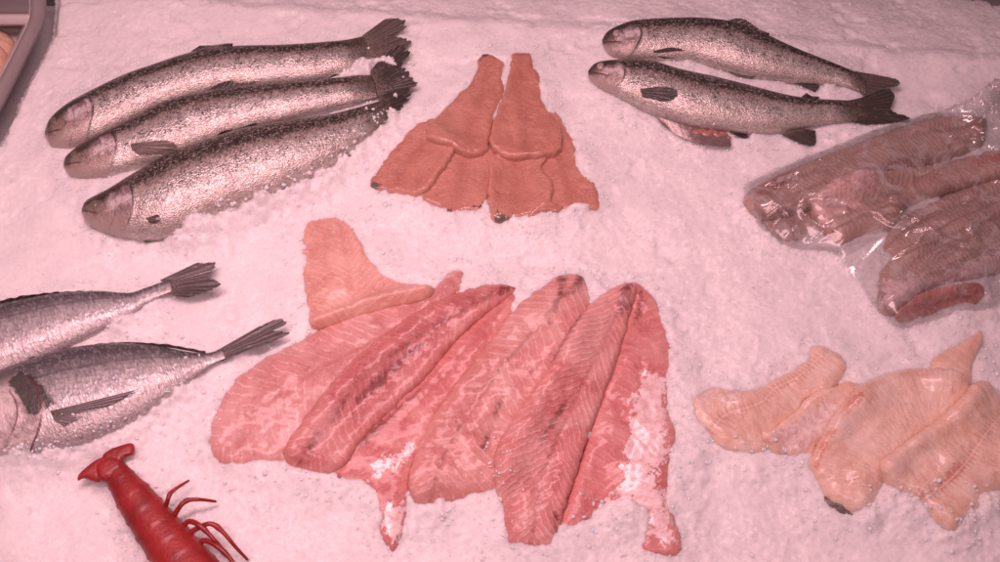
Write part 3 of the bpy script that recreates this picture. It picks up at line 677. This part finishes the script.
tf('top left trout fillet of the fan, black skin on its narrow tip', [(352, 42), (365, 34), (390, 38), (425, 60), (421, 85), (427, 148), (410, 192), (392, 240), (386, 280), (372, 330), (330, 338), (290, 335), (262, 320), (215, 306), (196, 286), (200, 256), (240, 206), (290, 152), (320, 128), (342, 75)], [(385, 45), (350, 180), (280, 330)], .010, .013, 15, skin=[z6([(345, 25), (398, 28), (402, 48), (368, 50), (345, 50)])])
tf('top right trout fillet of the fan, broad squared lower end and shiny narrow tip', [(448, 38), (470, 28), (502, 28), (516, 75), (536, 110), (541, 170), (560, 213), (588, 240), (593, 318), (562, 340), (510, 353), (432, 350), (386, 316), (384, 282), (395, 232), (425, 152), (440, 78)], [(480, 32), (480, 180), (495, 350)], .010, .013, 16)

# bagged fillets
M_BF = mat_fillet('bagged_fillet_flesh', (.46, .315, .265), (.57, .41, .355), (.74, .58, .52), (.30, .12, .10), .0048, .45, .55, .5, .5, .004, (.48, .33, .27), rough=.34, gloss=.3, bandk=.45, pale=.2, mul=(1.02, 1.02, 1.04))
M_BFP = mat_fillet('bagged_pink_fillet_flesh', (.52, .345, .295), (.62, .44, .39), (.76, .60, .54), (.50, .16, .13), .0055, .5, .45, .4, .2, .003, (.56, .38, .31), skin=(.86, .60, .57), rough=.34, gloss=.3, bandk=.4, mul=(1.04, 1.0, 1.0))
z7 = lambda p: zo(p, 720, 80, 2.161)
GB = 'fillets inside the clear bag'
def bf(label, out, ax, T, m, z, seed, **k):
    fillet('bagged_fillet', label, 'fillet', z7(out), z7(ax), T, m, .016, z, GB, .0006, lamd=.006, slope=.5, amp=.0001, seed=seed, edge=.22, lump=.12, **k)
bf('small folded fillet end tucked under the left tip inside the clear bag', [(80, 306), (120, 288), (190, 275), (215, 300), (190, 335), (140, 356), (102, 342)], [(80, 310), (205, 310)], .012, M_BF, .006, 21)
bf('long brown fillet at the back of the clear bag, plump and finely banded', [(54, 242), (100, 210), (200, 165), (300, 130), (420, 87), (490, 72), (574, 70), (582, 105), (570, 135), (500, 165), (420, 195), (340, 225), (260, 260), (200, 275), (140, 292), (90, 300), (60, 275)], [(60, 265), (200, 205), (350, 145), (575, 95)], .024, M_BF, .014, 22, dark=[z7([(60, 240), (150, 190), (165, 215), (90, 255)]), z7([(200, 232), (320, 190), (420, 160), (430, 172), (330, 210), (210, 250)])])
bf('thin brown fillet under the others in the middle of the clear bag', [(350, 372), (370, 310), (450, 262), (560, 215), (700, 160), (720, 290), (605, 315), (490, 365), (410, 395)], [(355, 365), (450, 300), (710, 205)], .014, M_BF, .008, 23)
bf('middle fillet in the clear bag with a pale pink square left end', [(195, 264), (240, 226), (300, 204), (345, 206), (430, 188), (520, 165), (605, 138), (720, 100), (730, 170), (610, 205), (500, 232), (410, 268), (372, 315), (310, 330), (262, 348), (222, 318)], [(205, 290), (320, 262), (430, 225), (725, 135)], .020, M_BFP, .016, 24, dark=[z7([(540, 170), (720, 115), (720, 150), (560, 190)])], skin=[z7([(185, 262), (240, 215), (345, 195), (345, 225), (300, 262), (250, 300), (215, 315)])])
bf('pale fillet with greyish skin at the front of the clear bag', [(345, 425), (362, 392), (420, 352), (500, 308), (605, 260), (720, 215), (730, 370), (640, 400), (560, 425), (480, 440), (430, 470), (380, 505), (348, 488)], [(350, 460), (440, 385), (560, 320), (725, 260)], .022, M_BF, .014, 25, skin=[z7([(350, 430), (400, 425), (470, 415), (560, 380), (700, 320), (720, 380), (560, 430), (430, 470), (370, 500), (345, 485)])])
bf('raw red strip of flesh along the front rim of the clear bag', [(378, 508), (400, 488), (440, 462), (500, 445), (565, 440), (575, 458), (555, 480), (500, 498), (440, 508), (400, 518)], [(380, 508), (560, 455)], .006, mat_fillet('raw_red_flesh', (.52, .20, .19), (.66, .36, .33), (.80, .6, .54), blot=.9, mul=(1, .8, .8)), .010, 26, lift=.004)

# white fillets
M_WF = mat_fillet('white_fillet_flesh', (.70, .50, .40), (.80, .64, .55), (.92, .82, .75), (.54, .24, .17), .0075, .35, .6, .55, .45, .005, (.80, .60, .48), skin=(.80, .70, .66), rough=.34, gloss=.4, sss=.4, ribs=True, coatr=.13, bandk=.26, fibk=.35, pale=.8, mul=(1.08, 1.02, 0.99))
GW = 'white fillets at the lower right'
z8 = lambda p: zo(p, 680, 330, 3.744)
z9 = lambda p: zo(p, 790, 330, 2.676)
def wf(label, out, ax, T, z, seed, **k):
    fillet('white_fish_fillet', label, 'fillet', out, ax, T*1.25, M_WF, .017, z, GW, .0008, lamd=.0075, slope=.35, amp=.00012, seed=seed, edge=.22, **k)
wf('leftmost white fillet, slender and twisted, with a thin line of bone down its middle', z8([(30, 270), (60, 232), (130, 206), (200, 212), (280, 216), (350, 182), (430, 142), (478, 100), (490, 56), (560, 70), (618, 108), (631, 142), (600, 200), (556, 246), (480, 262), (440, 312), (390, 352), (345, 400), (332, 446), (280, 460), (200, 456), (150, 430), (110, 392), (52, 332)]), z8([(110, 385), (170, 320), (250, 295), (310, 270), (350, 225), (440, 180), (520, 110)]), .012, .006, 31, bone=1, skin=[z8([(50, 240), (140, 215), (215, 240), (200, 270), (110, 270), (60, 265)])])
wf('small flat piece with pale silvery skin between two white fillets', z8([(300, 395), (345, 370), (425, 305), (505, 235), (575, 215), (640, 190), (700, 230), (650, 330), (540, 400), (495, 468), (400, 470), (345, 452)]), z8([(330, 420), (450, 390), (640, 220)]), .009, .007, 32, lift=.002, skin=[z8([(330, 395), (450, 330), (560, 250), (600, 300), (500, 440), (400, 465), (350, 445)])])
wf('thin see-through tail tip sticking out behind the broad white fillet', z9([(372, 92), (396, 62), (440, 44), (482, 20), (514, 2), (516, 40), (490, 92), (476, 160), (400, 160)]), z9([(505, 10), (430, 130)]), .009, .006, 33, lift=.004)
wf('broad rounded white fillet in the middle of the group, clearly ribbed across', z9([(58, 375), (54, 342), (80, 290), (120, 222), (180, 152), (250, 116), (320, 98), (400, 106), (455, 126), (480, 165), (450, 225), (385, 275), (310, 325), (262, 362), (250, 405), (228, 468), (196, 490), (150, 480), (108, 450), (75, 405)]), z9([(65, 365), (90, 300), (140, 220), (210, 160), (330, 120), (440, 140)]), .016, .010, 34, bone=.35, dark=[z9([(58, 365), (90, 290), (130, 225), (190, 160), (205, 175), (140, 245), (100, 310), (75, 370)])])
wf('white fillet next to the right edge, bone line low on its side and blunt front', z9([(235, 362), (290, 315), (350, 270), (420, 216), (470, 162), (505, 140), (545, 150), (600, 220), (650, 300), (640, 400), (560, 430), (512, 450), (510, 482), (442, 540), (400, 522), (362, 490), (345, 462), (310, 442), (262, 410)]), z9([(345, 462), (400, 425), (460, 365), (520, 280), (590, 200)]), .019, .012, 35, bone=1, dark=[z9([(330, 450), (400, 405), (450, 350), (470, 370), (410, 430), (350, 470)])])
wf('last white fillet cut by the right edge, only its rounded front corner in view', z9([(555, 312), (585, 292), (680, 280), (720, 380), (690, 450), (610, 450), (575, 410), (556, 365)]), z9([(560, 380), (700, 320)]), .014, .010, 36)
M_SCR = mat_simple('dark_skin_scrap', (.16, .13, .125), .35, .6, 220, .1, .2, .003)
def scrap(label, pts, seed):
    fillet('skin_scrap', label, 'fish scrap', pts, [pts[0], pts[len(pts)//2]], .003, M_SCR, .005, .002, None, amp=0, seed=seed, sink=.0045, jit=.004)
scrap('dark speckled skin scrap half sunk in ice before the broad white fillet', z9([(48, 462), (80, 440), (120, 452), (160, 490), (190, 492), (218, 500), (180, 508), (120, 505), (70, 490)]), 41)

# ------------------------------------------------------------------ lobster
M_LOB = (lambda: (lambda g: (lambda p, n, n2: g.done(g.bsdf(Base_Color=g.mix(g.ss(n, .3, .7), (.22, .011, .012), (.37, .024, .023)), Roughness=n2*.2+.36, Coat_Weight=.16, Coat_Roughness=.16, Subsurface_Weight=.1, Subsurface_Scale=.003, Normal=g.bump(n2, .5, .0015))))(g.pos(), g.noise(g.pos(), 45, 4), g.noise(g.pos(), 260, 3, .65)))(G('lobster_shell')))()
lr = thing('lobster', 'red lobster with thin bent legs lying on ice at the bottom left', 'lobster', P(170, 530, 0))
sp = cr([(112, 466), (125, 485), (148, 516), (175, 552), (205, 592), (240, 640), (262, 672)], 130)
c3 = P(sp[:, 0], sp[:, 1], .012); T3 = np.gradient(c3, axis=0); T3 /= np.linalg.norm(T3, axis=1)[:, None]; Sd = np.cross(T3, [0, 0, 1.0])
ss_ = np.linspace(0, 1, 130); hw = np.interp(ss_, [0, .06, .15, .4, .6, .8, .93, 1], [.010, .0125, .0165, .0215, .026, .028, .020, .006])
seg = (ss_*13) % 1.0; tail = sst(.55-ss_, 0, .05)
hw2 = hw*(1+.02*(seg-.5)*tail); M2 = 40; an = np.linspace(0, 2*np.pi, M2, endpoint=False)
spk = np.exp(-((seg-.85)/.10)**2)*tail
wv = np.cos(an)[None, :]*hw2[:, None]*(1+.05*spk[:, None]*np.exp(-(np.sin(an)[None, :]/.3)**2))
zv = np.sin(an)[None, :]*hw2[:, None]*.72*(1+.025*(seg[:, None]-.5)*tail[:, None])
V = c3[:, None]+Sd[:, None]*wv[..., None]; V[..., 2] += zv
mesh('shell', V.reshape(-1, 3), [tuple(f) for f in grid_faces(130, M2, True)]+[tuple(range(M2-1, -1, -1)), tuple(range(129*M2, 130*M2))], M_LOB, lr)
settle(V.reshape(-1, 3), grid_faces(130, M2, True))
def blade(name, pts, thick, z, seed):
    """fan plate of the tail: soft closed slab"""
    o = cr(pts, 60, True); w = P(o[:, 0], o[:, 1], z)
    c = w.mean(0); rings = []
    for k, zz in ((1, 0), (.96, .5), (.85, .85), (.6, 1.0), (.3, 1.05)):
        q = c+(w-c)*k; q[:, 2] = z+thick*zz; rings.append(q)
    V = np.concatenate(rings); F = [tuple(f) for f in grid_faces(5, 60, True)]+[tuple(range(4*60, 5*60)), tuple(range(59, -1, -1))]
    return mesh(name, V, F, M_LOB, lr)
zl = lambda p: zo(p, 60, 430, 4.257)
blade('tail_plate', zl([(76, 216), (80, 192), (118, 156), (168, 122), (215, 112), (232, 150), (200, 205), (160, 222), (128, 212), (100, 206)]), .004, .013, 1)
blade('tail_plate', zl([(180, 116), (212, 86), (258, 68), (306, 56), (318, 74), (314, 102), (285, 114), (266, 132), (250, 170), (205, 165)]), .004, .014, 2)
blade('tail_plate', zl([(160, 150), (205, 120), (255, 125), (270, 165), (230, 210), (170, 215)]), .005, .015, 3)
def leg(pts, r0, z):
    p = cr(zl(pts), 40); w = P(p[:, 0], p[:, 1], np.interp(np.linspace(0, 1, 40), np.linspace(0, 1, len(z)), z))
    s = np.linspace(0, 1, 40); rr = r0*(1-.55*s)*(1+.25*np.exp(-((s-.45)/.05)**2)); rr[-1] *= .3
    V, F = tube(w, rr, 10, .8); mesh('leg', V, F, M_LOB, lr)
leg([(440, 350), (455, 310), (470, 268), (510, 238), (551, 213)], .0026, (.012, .022, .020, .012))
leg([(478, 385), (500, 340), (535, 302), (590, 295), (668, 304)], .0028, (.012, .022, .022, .010))
leg([(515, 420), (550, 388), (600, 410), (660, 470), (700, 515), (703, 540)], .0028, (.014, .024, .022, .010))
leg([(530, 455), (580, 420), (640, 398), (690, 430), (750, 500), (803, 556)], .0028, (.014, .026, .022, .009))
leg([(560, 500), (620, 470), (700, 520), (760, 600), (800, 690)], .0028, (.010, .020, .018, .008))
leg([(330, 455), (335, 468), (348, 480), (350, 492)], .0026, (.008, .010, .007, .004))
leg([(365, 505), (372, 520), (385, 530), (388, 540)], .0026, (.008, .010, .007, .004))

# ------------------------------------------------------------------ plastic bag
film = z7([(46, 240), (100, 200), (300, 122), (430, 78), (530, 58), (560, 30), (588, 8), (640, 5), (720, 60), (760, 200), (760, 440), (640, 470), (560, 500), (470, 520), (385, 536), (338, 500), (290, 425), (240, 375), (150, 362), (90, 330)])
fo = cr(film, 300, True); fw = P(fo[:, 0], fo[:, 1], .006)[:, :2]
lo = fw.min(0); hi = fw.max(0); st = .0018
xs = np.arange(lo[0], hi[0], st); ys = np.arange(lo[1], hi[1], st); gxx, gyy = np.meshgrid(xs, ys)
pts = np.stack([gxx.ravel(), gyy.ravel()], -1); d, ins = polydist(pts, fw); keep = ins
idx = -np.ones(len(pts), int); idx[keep] = np.arange(keep.sum())
hb = np.maximum(blur(maxf(H, 4), 6), maxf(H, 1))
x, y = pts[keep].T; dk = d[keep]
z = samp(blur(hb, 2), x, y)+.0018
ca, sa = math.cos(.5), math.sin(.5); xr = x*ca+y*sa; yr = -x*sa+y*ca
r1 = 1-np.abs(2*fbm(xr*9, yr*55, 201, 2)-1); r2 = 1-np.abs(2*fbm(xr*30+4+yr*25, yr*20-xr*16, 211, 2)-1); r3 = 1-np.abs(2*fbm(xr*70, yr*45, 221, 2)-1)
ma = sst(fbm(x*14, y*14, 231, 2), .38, .55); mb = sst(fbm(x*17+5, y*17, 241, 2), .42, .58)
z = z+.0052*r1**11*ma+.0042*r2**12*mb+.0012*r3**9*sst(fbm(x*20, y*20+9, 251, 2), .5, .65)
cx, cy = P(*z7([(575, 60)])[0], .01)[:2]; bl_ = np.exp(-(((x-cx)/.035)**2+((y-cy)/.04)**2))
r4 = 1-np.abs(2*fbm(x*34, y*34, 261, 3)-1); z = z+bl_*(.014+.034*r4**4)
z = np.where(dk < .006, z*(dk/.006)**.5+(samp(H0, x, y)+.0015)*(1-(dk/.006)**.5), z)
ii = idx.reshape(gxx.shape); q = np.stack([ii[:-1, :-1], ii[:-1, 1:], ii[1:, 1:], ii[1:, :-1]], -1).reshape(-1, 4); q = q[(q >= 0).all(1)]
bag = mesh('plastic_bag', np.column_stack([x, y, z]), q, mat_film(), None, True)
tag(bag, 'clear crinkled plastic bag wrapped over the brownish fillets at the right', 'plastic bag')

# ------------------------------------------------------------------ tray at the upper left
M_RIM = mat_simple('grey_tray_plastic', (.30, .27, .27), .35, .15, 40, 0, .1, .0006)
M_TRAYIN = mat_simple('white_tray_plastic', (.62, .56, .55), .35, .08, 30, 0, .1, .0005)
M_TRAYBK = mat_simple('dark_tray_plastic', (.20, .18, .185), .4, .12, 30, 0, .1, .0005)
tr = thing('food_tray', 'grey rimmed tray of pale flesh at the upper left corner', 'tray', P(0, 60, 0))
def strip(name, path_a, path_b, za, zb, mat, th=.004):
    a = cr(path_a, 40) if len(path_a) > 2 else np.linspace(path_a[0], path_a[1], 40); b = cr(path_b, 40) if len(path_b) > 2 else np.linspace(path_b[0], path_b[1], 40)
    A = P(a[:, 0], a[:, 1], za); B = P(b[:, 0], b[:, 1], zb)
    k = 9; t = np.linspace(0, 1, k); rows = A[:, None]*(1-t[None, :, None])+B[:, None]*t[None, :, None]
    rows[..., 2] += (.0035*np.sin(t*np.pi))[None]
    low = rows[:, ::-1].copy(); low[..., 2] -= th
    R_ = np.concatenate([rows, low], 1)
    n, m = R_.shape[:2]; V = R_.reshape(-1, 3)
    return mesh(name, V, [tuple(f) for f in grid_faces(n, m, True)]+[tuple(range(m-1, -1, -1)), tuple(range((n-1)*m, n*m))], mat, tr)
inn = [(30, -60), (30, -10), (30, 16), (20, 40), (0, 78), (-20, 112), (-60, 180)]
out = [(47, -60), (45, -10), (42, 20), (28, 50), (4, 98), (-18, 138), (-54, 206)]
strip('rim', inn, out, .030, .027, M_RIM, .006)
strip('outer_wall', out, out, .024, -.03, M_TRAYBK, .003)
strip('inner_wall', inn, [(p[0]-6, p[1]+6) for p in inn], .025, -.01, M_TRAYIN, .003)
strip('divider', [(-120, 14), (34, 14)], [(-120, 24), (32, 24)], .024, .020, M_TRAYIN, .004)
strip('back_panel', [(-120, -70), (34, -70)], [(-120, 15), (34, 15)], .020, .018, M_TRAYBK, .004)
strip('tray_floor', [(-120, 20), (36, 20)], [(-120, 220), (-40, 220)], -.012, -.012, M_TRAYIN, .003)
M_TR = mat_fillet('tray_flesh', (.66, .38, .25), (.76, .50, .36), (.86, .66, .54), lines=.3)
Hs = H.copy(); H[:] = np.where(XX < P(40, 40)[0], -.012, H)
for k, (lb, pl) in enumerate([('upper pale orange fillet inside the grey tray', [(-60, 30), (-20, 24), (6, 30), (12, 44), (0, 56), (-40, 60)]), ('lower pale orange fillet inside the grey tray, next to its slanting rim', [(-60, 62), (-20, 55), (2, 50), (6, 60), (-6, 82), (-30, 110), (-60, 110)])]):
    fillet('tray_fillet', lb, 'fillet', pl, [pl[0], pl[3]], .016, M_TR, .014, .0, 'pale fillets in the tray', seed=50+k, sink=0)
H[:] = np.where(XX < P(40, 40)[0], Hs, H)

# ------------------------------------------------------------------ ice
RS = .0016
xs = np.arange(-.80, .86, RS); ys = np.arange(-.44, .64, RS)
IX, IY = np.meshgrid(xs, ys)
obj = (H-H0 > .0012).astype(float)
near = blur(obj, 7); nearw = blur(obj, 14)
ice = ice_base(IX, IY)
f1, f2, hid = worley(IX*85+fbm(IX*60, IY*60, 5, 2), IY*85+fbm(IX*60, IY*60, 6, 2), 1)
g1, g2, gid = worley(IX*190+3, IY*190, 2)
k1, k2, kid = worley(IX*340+3, IY*340, 4)
rough = .40+.75*sst(fbm(IX*7, IY*7, 77, 3), .35, .65)
ice = ice+rough*(.0016*(hid-.5)*sst(f2-f1, 0, .4)+.0015*(gid-.5)*sst(g2-g1, 0, .4)+.0008*(kid-.5)*sst(k2-k1, 0, .4))+.0026*(fbm(IX*40, IY*40, 9, 4)-.5)
nb = samp(near, IX, IY); nw = samp(nearw, IX, IY)
ice += .0065*sst(nw, .02, .5)*(.55+.9*fbm(IX*45, IY*45, 13, 2))
# dips melted out here and there
ice -= .003*sst(fbm(IX*30, IY*30, 33, 3), .62, .74)
# heaps that bury bellies and tails
def heap(px, py, r, h, z=.008):
    c = P(px, py, z); return h*np.exp(-(((IX-c[0])/r)**2+((IY-c[1])/r)**2))
cov = np.zeros_like(ice)
for a in [(185, 232, .020, .012), (205, 222, .018, .013), (235, 210, .018, .014), (262, 200, .018, .014), (290, 190, .018, .014), (318, 178, .018, .014), (342, 160, .016, .014), (362, 142, .014, .010), (378, 128, .009, .006),
          (388, 62, .010, .015), (396, 70, .006, .014), (392, 116, .008, .008), (396, 98, .006, .010), (366, 70, .012, .016), (345, 80, .010, .010), (404, 80, .005, .014),
          (150, 412, .020, .010), (110, 432, .02, .010), (180, 388, .016, .010), (60, 446, .02, .010), (20, 452, .02, .010), (238, 350, .010, .008), (192, 286, .007, .010), (120, 322, .016, .008), (150, 302, .012, .007),
          (700, 132, .010, .004), (820, 92, .012, .003), (268, 474, .014, .004), (440, 508, .012, .003), (620, 520, .016, .010), (272, 210, .02, .006), (575, 214, .012, .003), (450, 220, .010, .005),
          (870, 515, .012, .008), (760, 470, .012, .003), (905, 505, .02, .008), (960, 520, .02, .010), (985, 505, .012, .010)]:
    cov += heap(*a)
ice += cov*(.45+1.1*fbm(IX*110, IY*110, 15, 3)+.5*(gid-.5)*sst(g2-g1, 0, .3))
Hh = samp(H, IX, IY); deep = blur((H-H0 > .0028).astype(float), 2); dp = samp(deep, IX, IY)
lim = Hh-.0012-.003*sst(cov, .006, .0)
ice = np.where((dp > .9) & (cov < .0035), np.minimum(ice, lim), ice)
FH = np.full(H.shape, .2); fv = np.vstack(FINV)
np.minimum.at(FH, (np.clip(((fv[:, 1]-GY0)/GS+.5).astype(int), 0, NY-1), np.clip(((fv[:, 0]-GX0)/GS+.5).astype(int), 0, NX-1)), fv[:, 2]-.0012)
FH = -maxf(-FH, 1); iy_ = np.clip(((IY-GY0)/GS+.5).astype(int), 0, NY-1); ix_ = np.clip(((IX-GX0)/GS+.5).astype(int), 0, NX-1)
ice = np.where(cov < .004, np.minimum(ice, FH[iy_, ix_]), ice)
# the rim of the tray keeps the ice out
tp = Q(np.column_stack([IX.ravel(), IY.ravel(), np.full(IX.size, .02)])); dd, ii_ = polydist(tp, out+[(-600, 210), (-600, -60)])
sdt = np.where(ii_, dd, -dd).reshape(IX.shape)
ice = np.where(sdt > -11, ice-.012*sst(sdt, -11, -2), ice)
ice = np.where(sdt > 0, -.045, ice)
# the bed falls off behind, a slope added to darken the back right
ea = P(60, 0, 0); eb = P(1000, 64, 0); en = np.array([-(eb-ea)[1], (eb-ea)[0]]); en /= np.linalg.norm(en)
ed = (IX-ea[0])*en[0]+(IY-ea[1])*en[1]
ice -= .38*np.maximum(ed, 0)*sst(ed, 0, .03)
V = np.column_stack([IX.ravel(), IY.ravel(), ice.ravel()])
n, m = IX.shape
bed = mesh('ice_bed', V, grid_faces(n, m), M_ICE, None, True); bed['kind'] = 'structure'
# loose grains of crushed ice
ico = np.array([(0, 0, 1), (.89, 0, .45), (.28, .85, .45), (-.72, .53, .45), (-.72, -.53, .45), (.28, -.85, .45), (.72, .53, -.45), (-.28, .85, -.45), (-.89, 0, -.45), (-.28, -.85, -.45), (.72, -.53, -.45), (0, 0, -1)])
icf = np.array([(0, 1, 2), (0, 2, 3), (0, 3, 4), (0, 4, 5), (0, 5, 1), (1, 6, 2), (2, 7, 3), (3, 8, 4), (4, 9, 5), (5, 10, 1), (6, 7, 2), (7, 8, 3), (8, 9, 4), (9, 10, 5), (10, 6, 1), (11, 7, 6), (11, 8, 7), (11, 9, 8), (11, 10, 9), (11, 6, 10)])
NG = 4500
pr = (.05+2.5*((nb > .04) & (nb < .75))+.10*sst(rough, .8, 1.3))*(sdt < -8)*((dp < .6) | (cov > .005)); pr = pr.ravel(); pr /= pr.sum()
ch = rng.choice(len(pr), NG, p=pr)
gc = V[ch]+np.column_stack([(rng.random(NG)-.5)*RS, (rng.random(NG)-.5)*RS, 0*ch])
# spilled on fish and fillets
spill = []
for (px, py, sx, sy, k) in [(300, 178, 30, 12, 90), (240, 205, 30, 9, 90), (345, 155, 14, 12, 70), (385, 112, 14, 10, 60), (392, 66, 12, 12, 70), (200, 286, 8, 6, 20), (170, 395, 22, 14, 80), (110, 425, 30, 9, 80), (40, 446, 30, 6, 60), (245, 345, 16, 6, 50), (185, 350, 12, 5, 20), (140, 310, 20, 8, 50), (560, 216, 16, 3, 20), (450, 214, 24, 4, 40), (610, 512, 18, 8, 60), (500, 470, 10, 20, 30), (690, 135, 30, 8, 40), (915, 500, 40, 12, 90), (760, 452, 34, 8, 60)]:
    a = np.column_stack([px+sx*rng.standard_normal(k), py+sy*rng.standard_normal(k)]); spill.append(drape(a[:, 0], a[:, 1], .0006))
spill = np.vstack(spill); zi = samp(H, spill[:, 0], spill[:, 1])
gc = np.vstack([gc, spill]); N2 = len(gc)
sz = (.0006+.0015*rng.random(N2)**2.2)
A = rng.standard_normal((N2, 3, 3)); Qm = np.linalg.qr(A)[0]
sh = ico[None]*(1+.45*(rng.random((N2, 12, 1))-.5))*(sz[:, None]*(.6+.8*rng.random((N2, 3))))[:, None, :]
GV = (np.einsum('nij,nkj->nki', Qm, sh)+gc[:, None]).reshape(-1, 3)
GF_ = (icf[None]+12*np.arange(N2)[:, None, None]).reshape(-1, 3)
gr = mesh('crushed_ice', GV, GF_, M_GRAIN, None, False); gr['kind'] = 'stuff'; gr['label'] = 'loose wet grains of crushed ice over the bed'

# counter under and behind the ice
def box(name, x0, x1, y0, y1, z0, z1, mat):
    v = [(x, y, z) for x in (x0, x1) for y in (y0, y1) for z in (z0, z1)]
    return mesh(name, np.array(v), [(0, 1, 3, 2), (4, 6, 7, 5), (0, 4, 5, 1), (2, 3, 7, 6), (0, 2, 6, 4), (1, 5, 7, 3)], mat, None, False)
o = box('counter_base', -1.1, 1.1, -.5, .70, -.10, -.06, mat_simple('counter_steel', (.30, .29, .29), .35, .1, 20, .6)); o['kind'] = 'structure'
o = box('counter_back', -1.1, 1.1, .642, .66, -.06, .06, mat_simple('back_steel', (.34, .32, .32), .4, .1, 20, .3)); o['kind'] = 'structure'

# ------------------------------------------------------------------ light
def area(name, loc, target, sx, sy, power, col):
    l = bpy.data.lights.new(name, 'AREA'); l.shape = 'RECTANGLE'; l.size = sx; l.size_y = sy; l.energy = power; l.color = col
    o = bpy.data.objects.new(name, l); COL.objects.link(o); o.location = loc
    o.rotation_euler = (Vector(target)-Vector(loc)).to_track_quat('-Z', 'Y').to_euler(); return o
PINK = (1.0, .565, .61)
k = area('counter_lamp', (-.26, .08, 1.05), (-.20, -.06, 0), .9, .22, 7.0, PINK); k.data.spread = math.radians(140)
k = area('front_fill', (.0, -.62, 1.2), (.02, -.22, 0), 1.0, .3, 2.2, PINK); k.data.spread = math.radians(110)  # fill light added to brighten the front, not a known lamp
w = bpy.data.worlds.new('World'); scene.world = w; w.use_nodes = True
bg = w.node_tree.nodes['Background']; bg.inputs[0].default_value = (1.0, .60, .63, 1); bg.inputs[1].default_value = .13

scene.view_settings.view_transform = 'Standard'; scene.view_settings.look = 'None'; scene.view_settings.exposure = 0; scene.view_settings.gamma = 1
scene.render.engine = 'CYCLES'
scene.cycles.use_denoising = True
scene.cycles.filter_width = 1.6
scene.cycles.max_bounces = 10; scene.cycles.transparent_max_bounces = 12
scene.cycles.caustics_reflective = False; scene.cycles.caustics_refractive = False
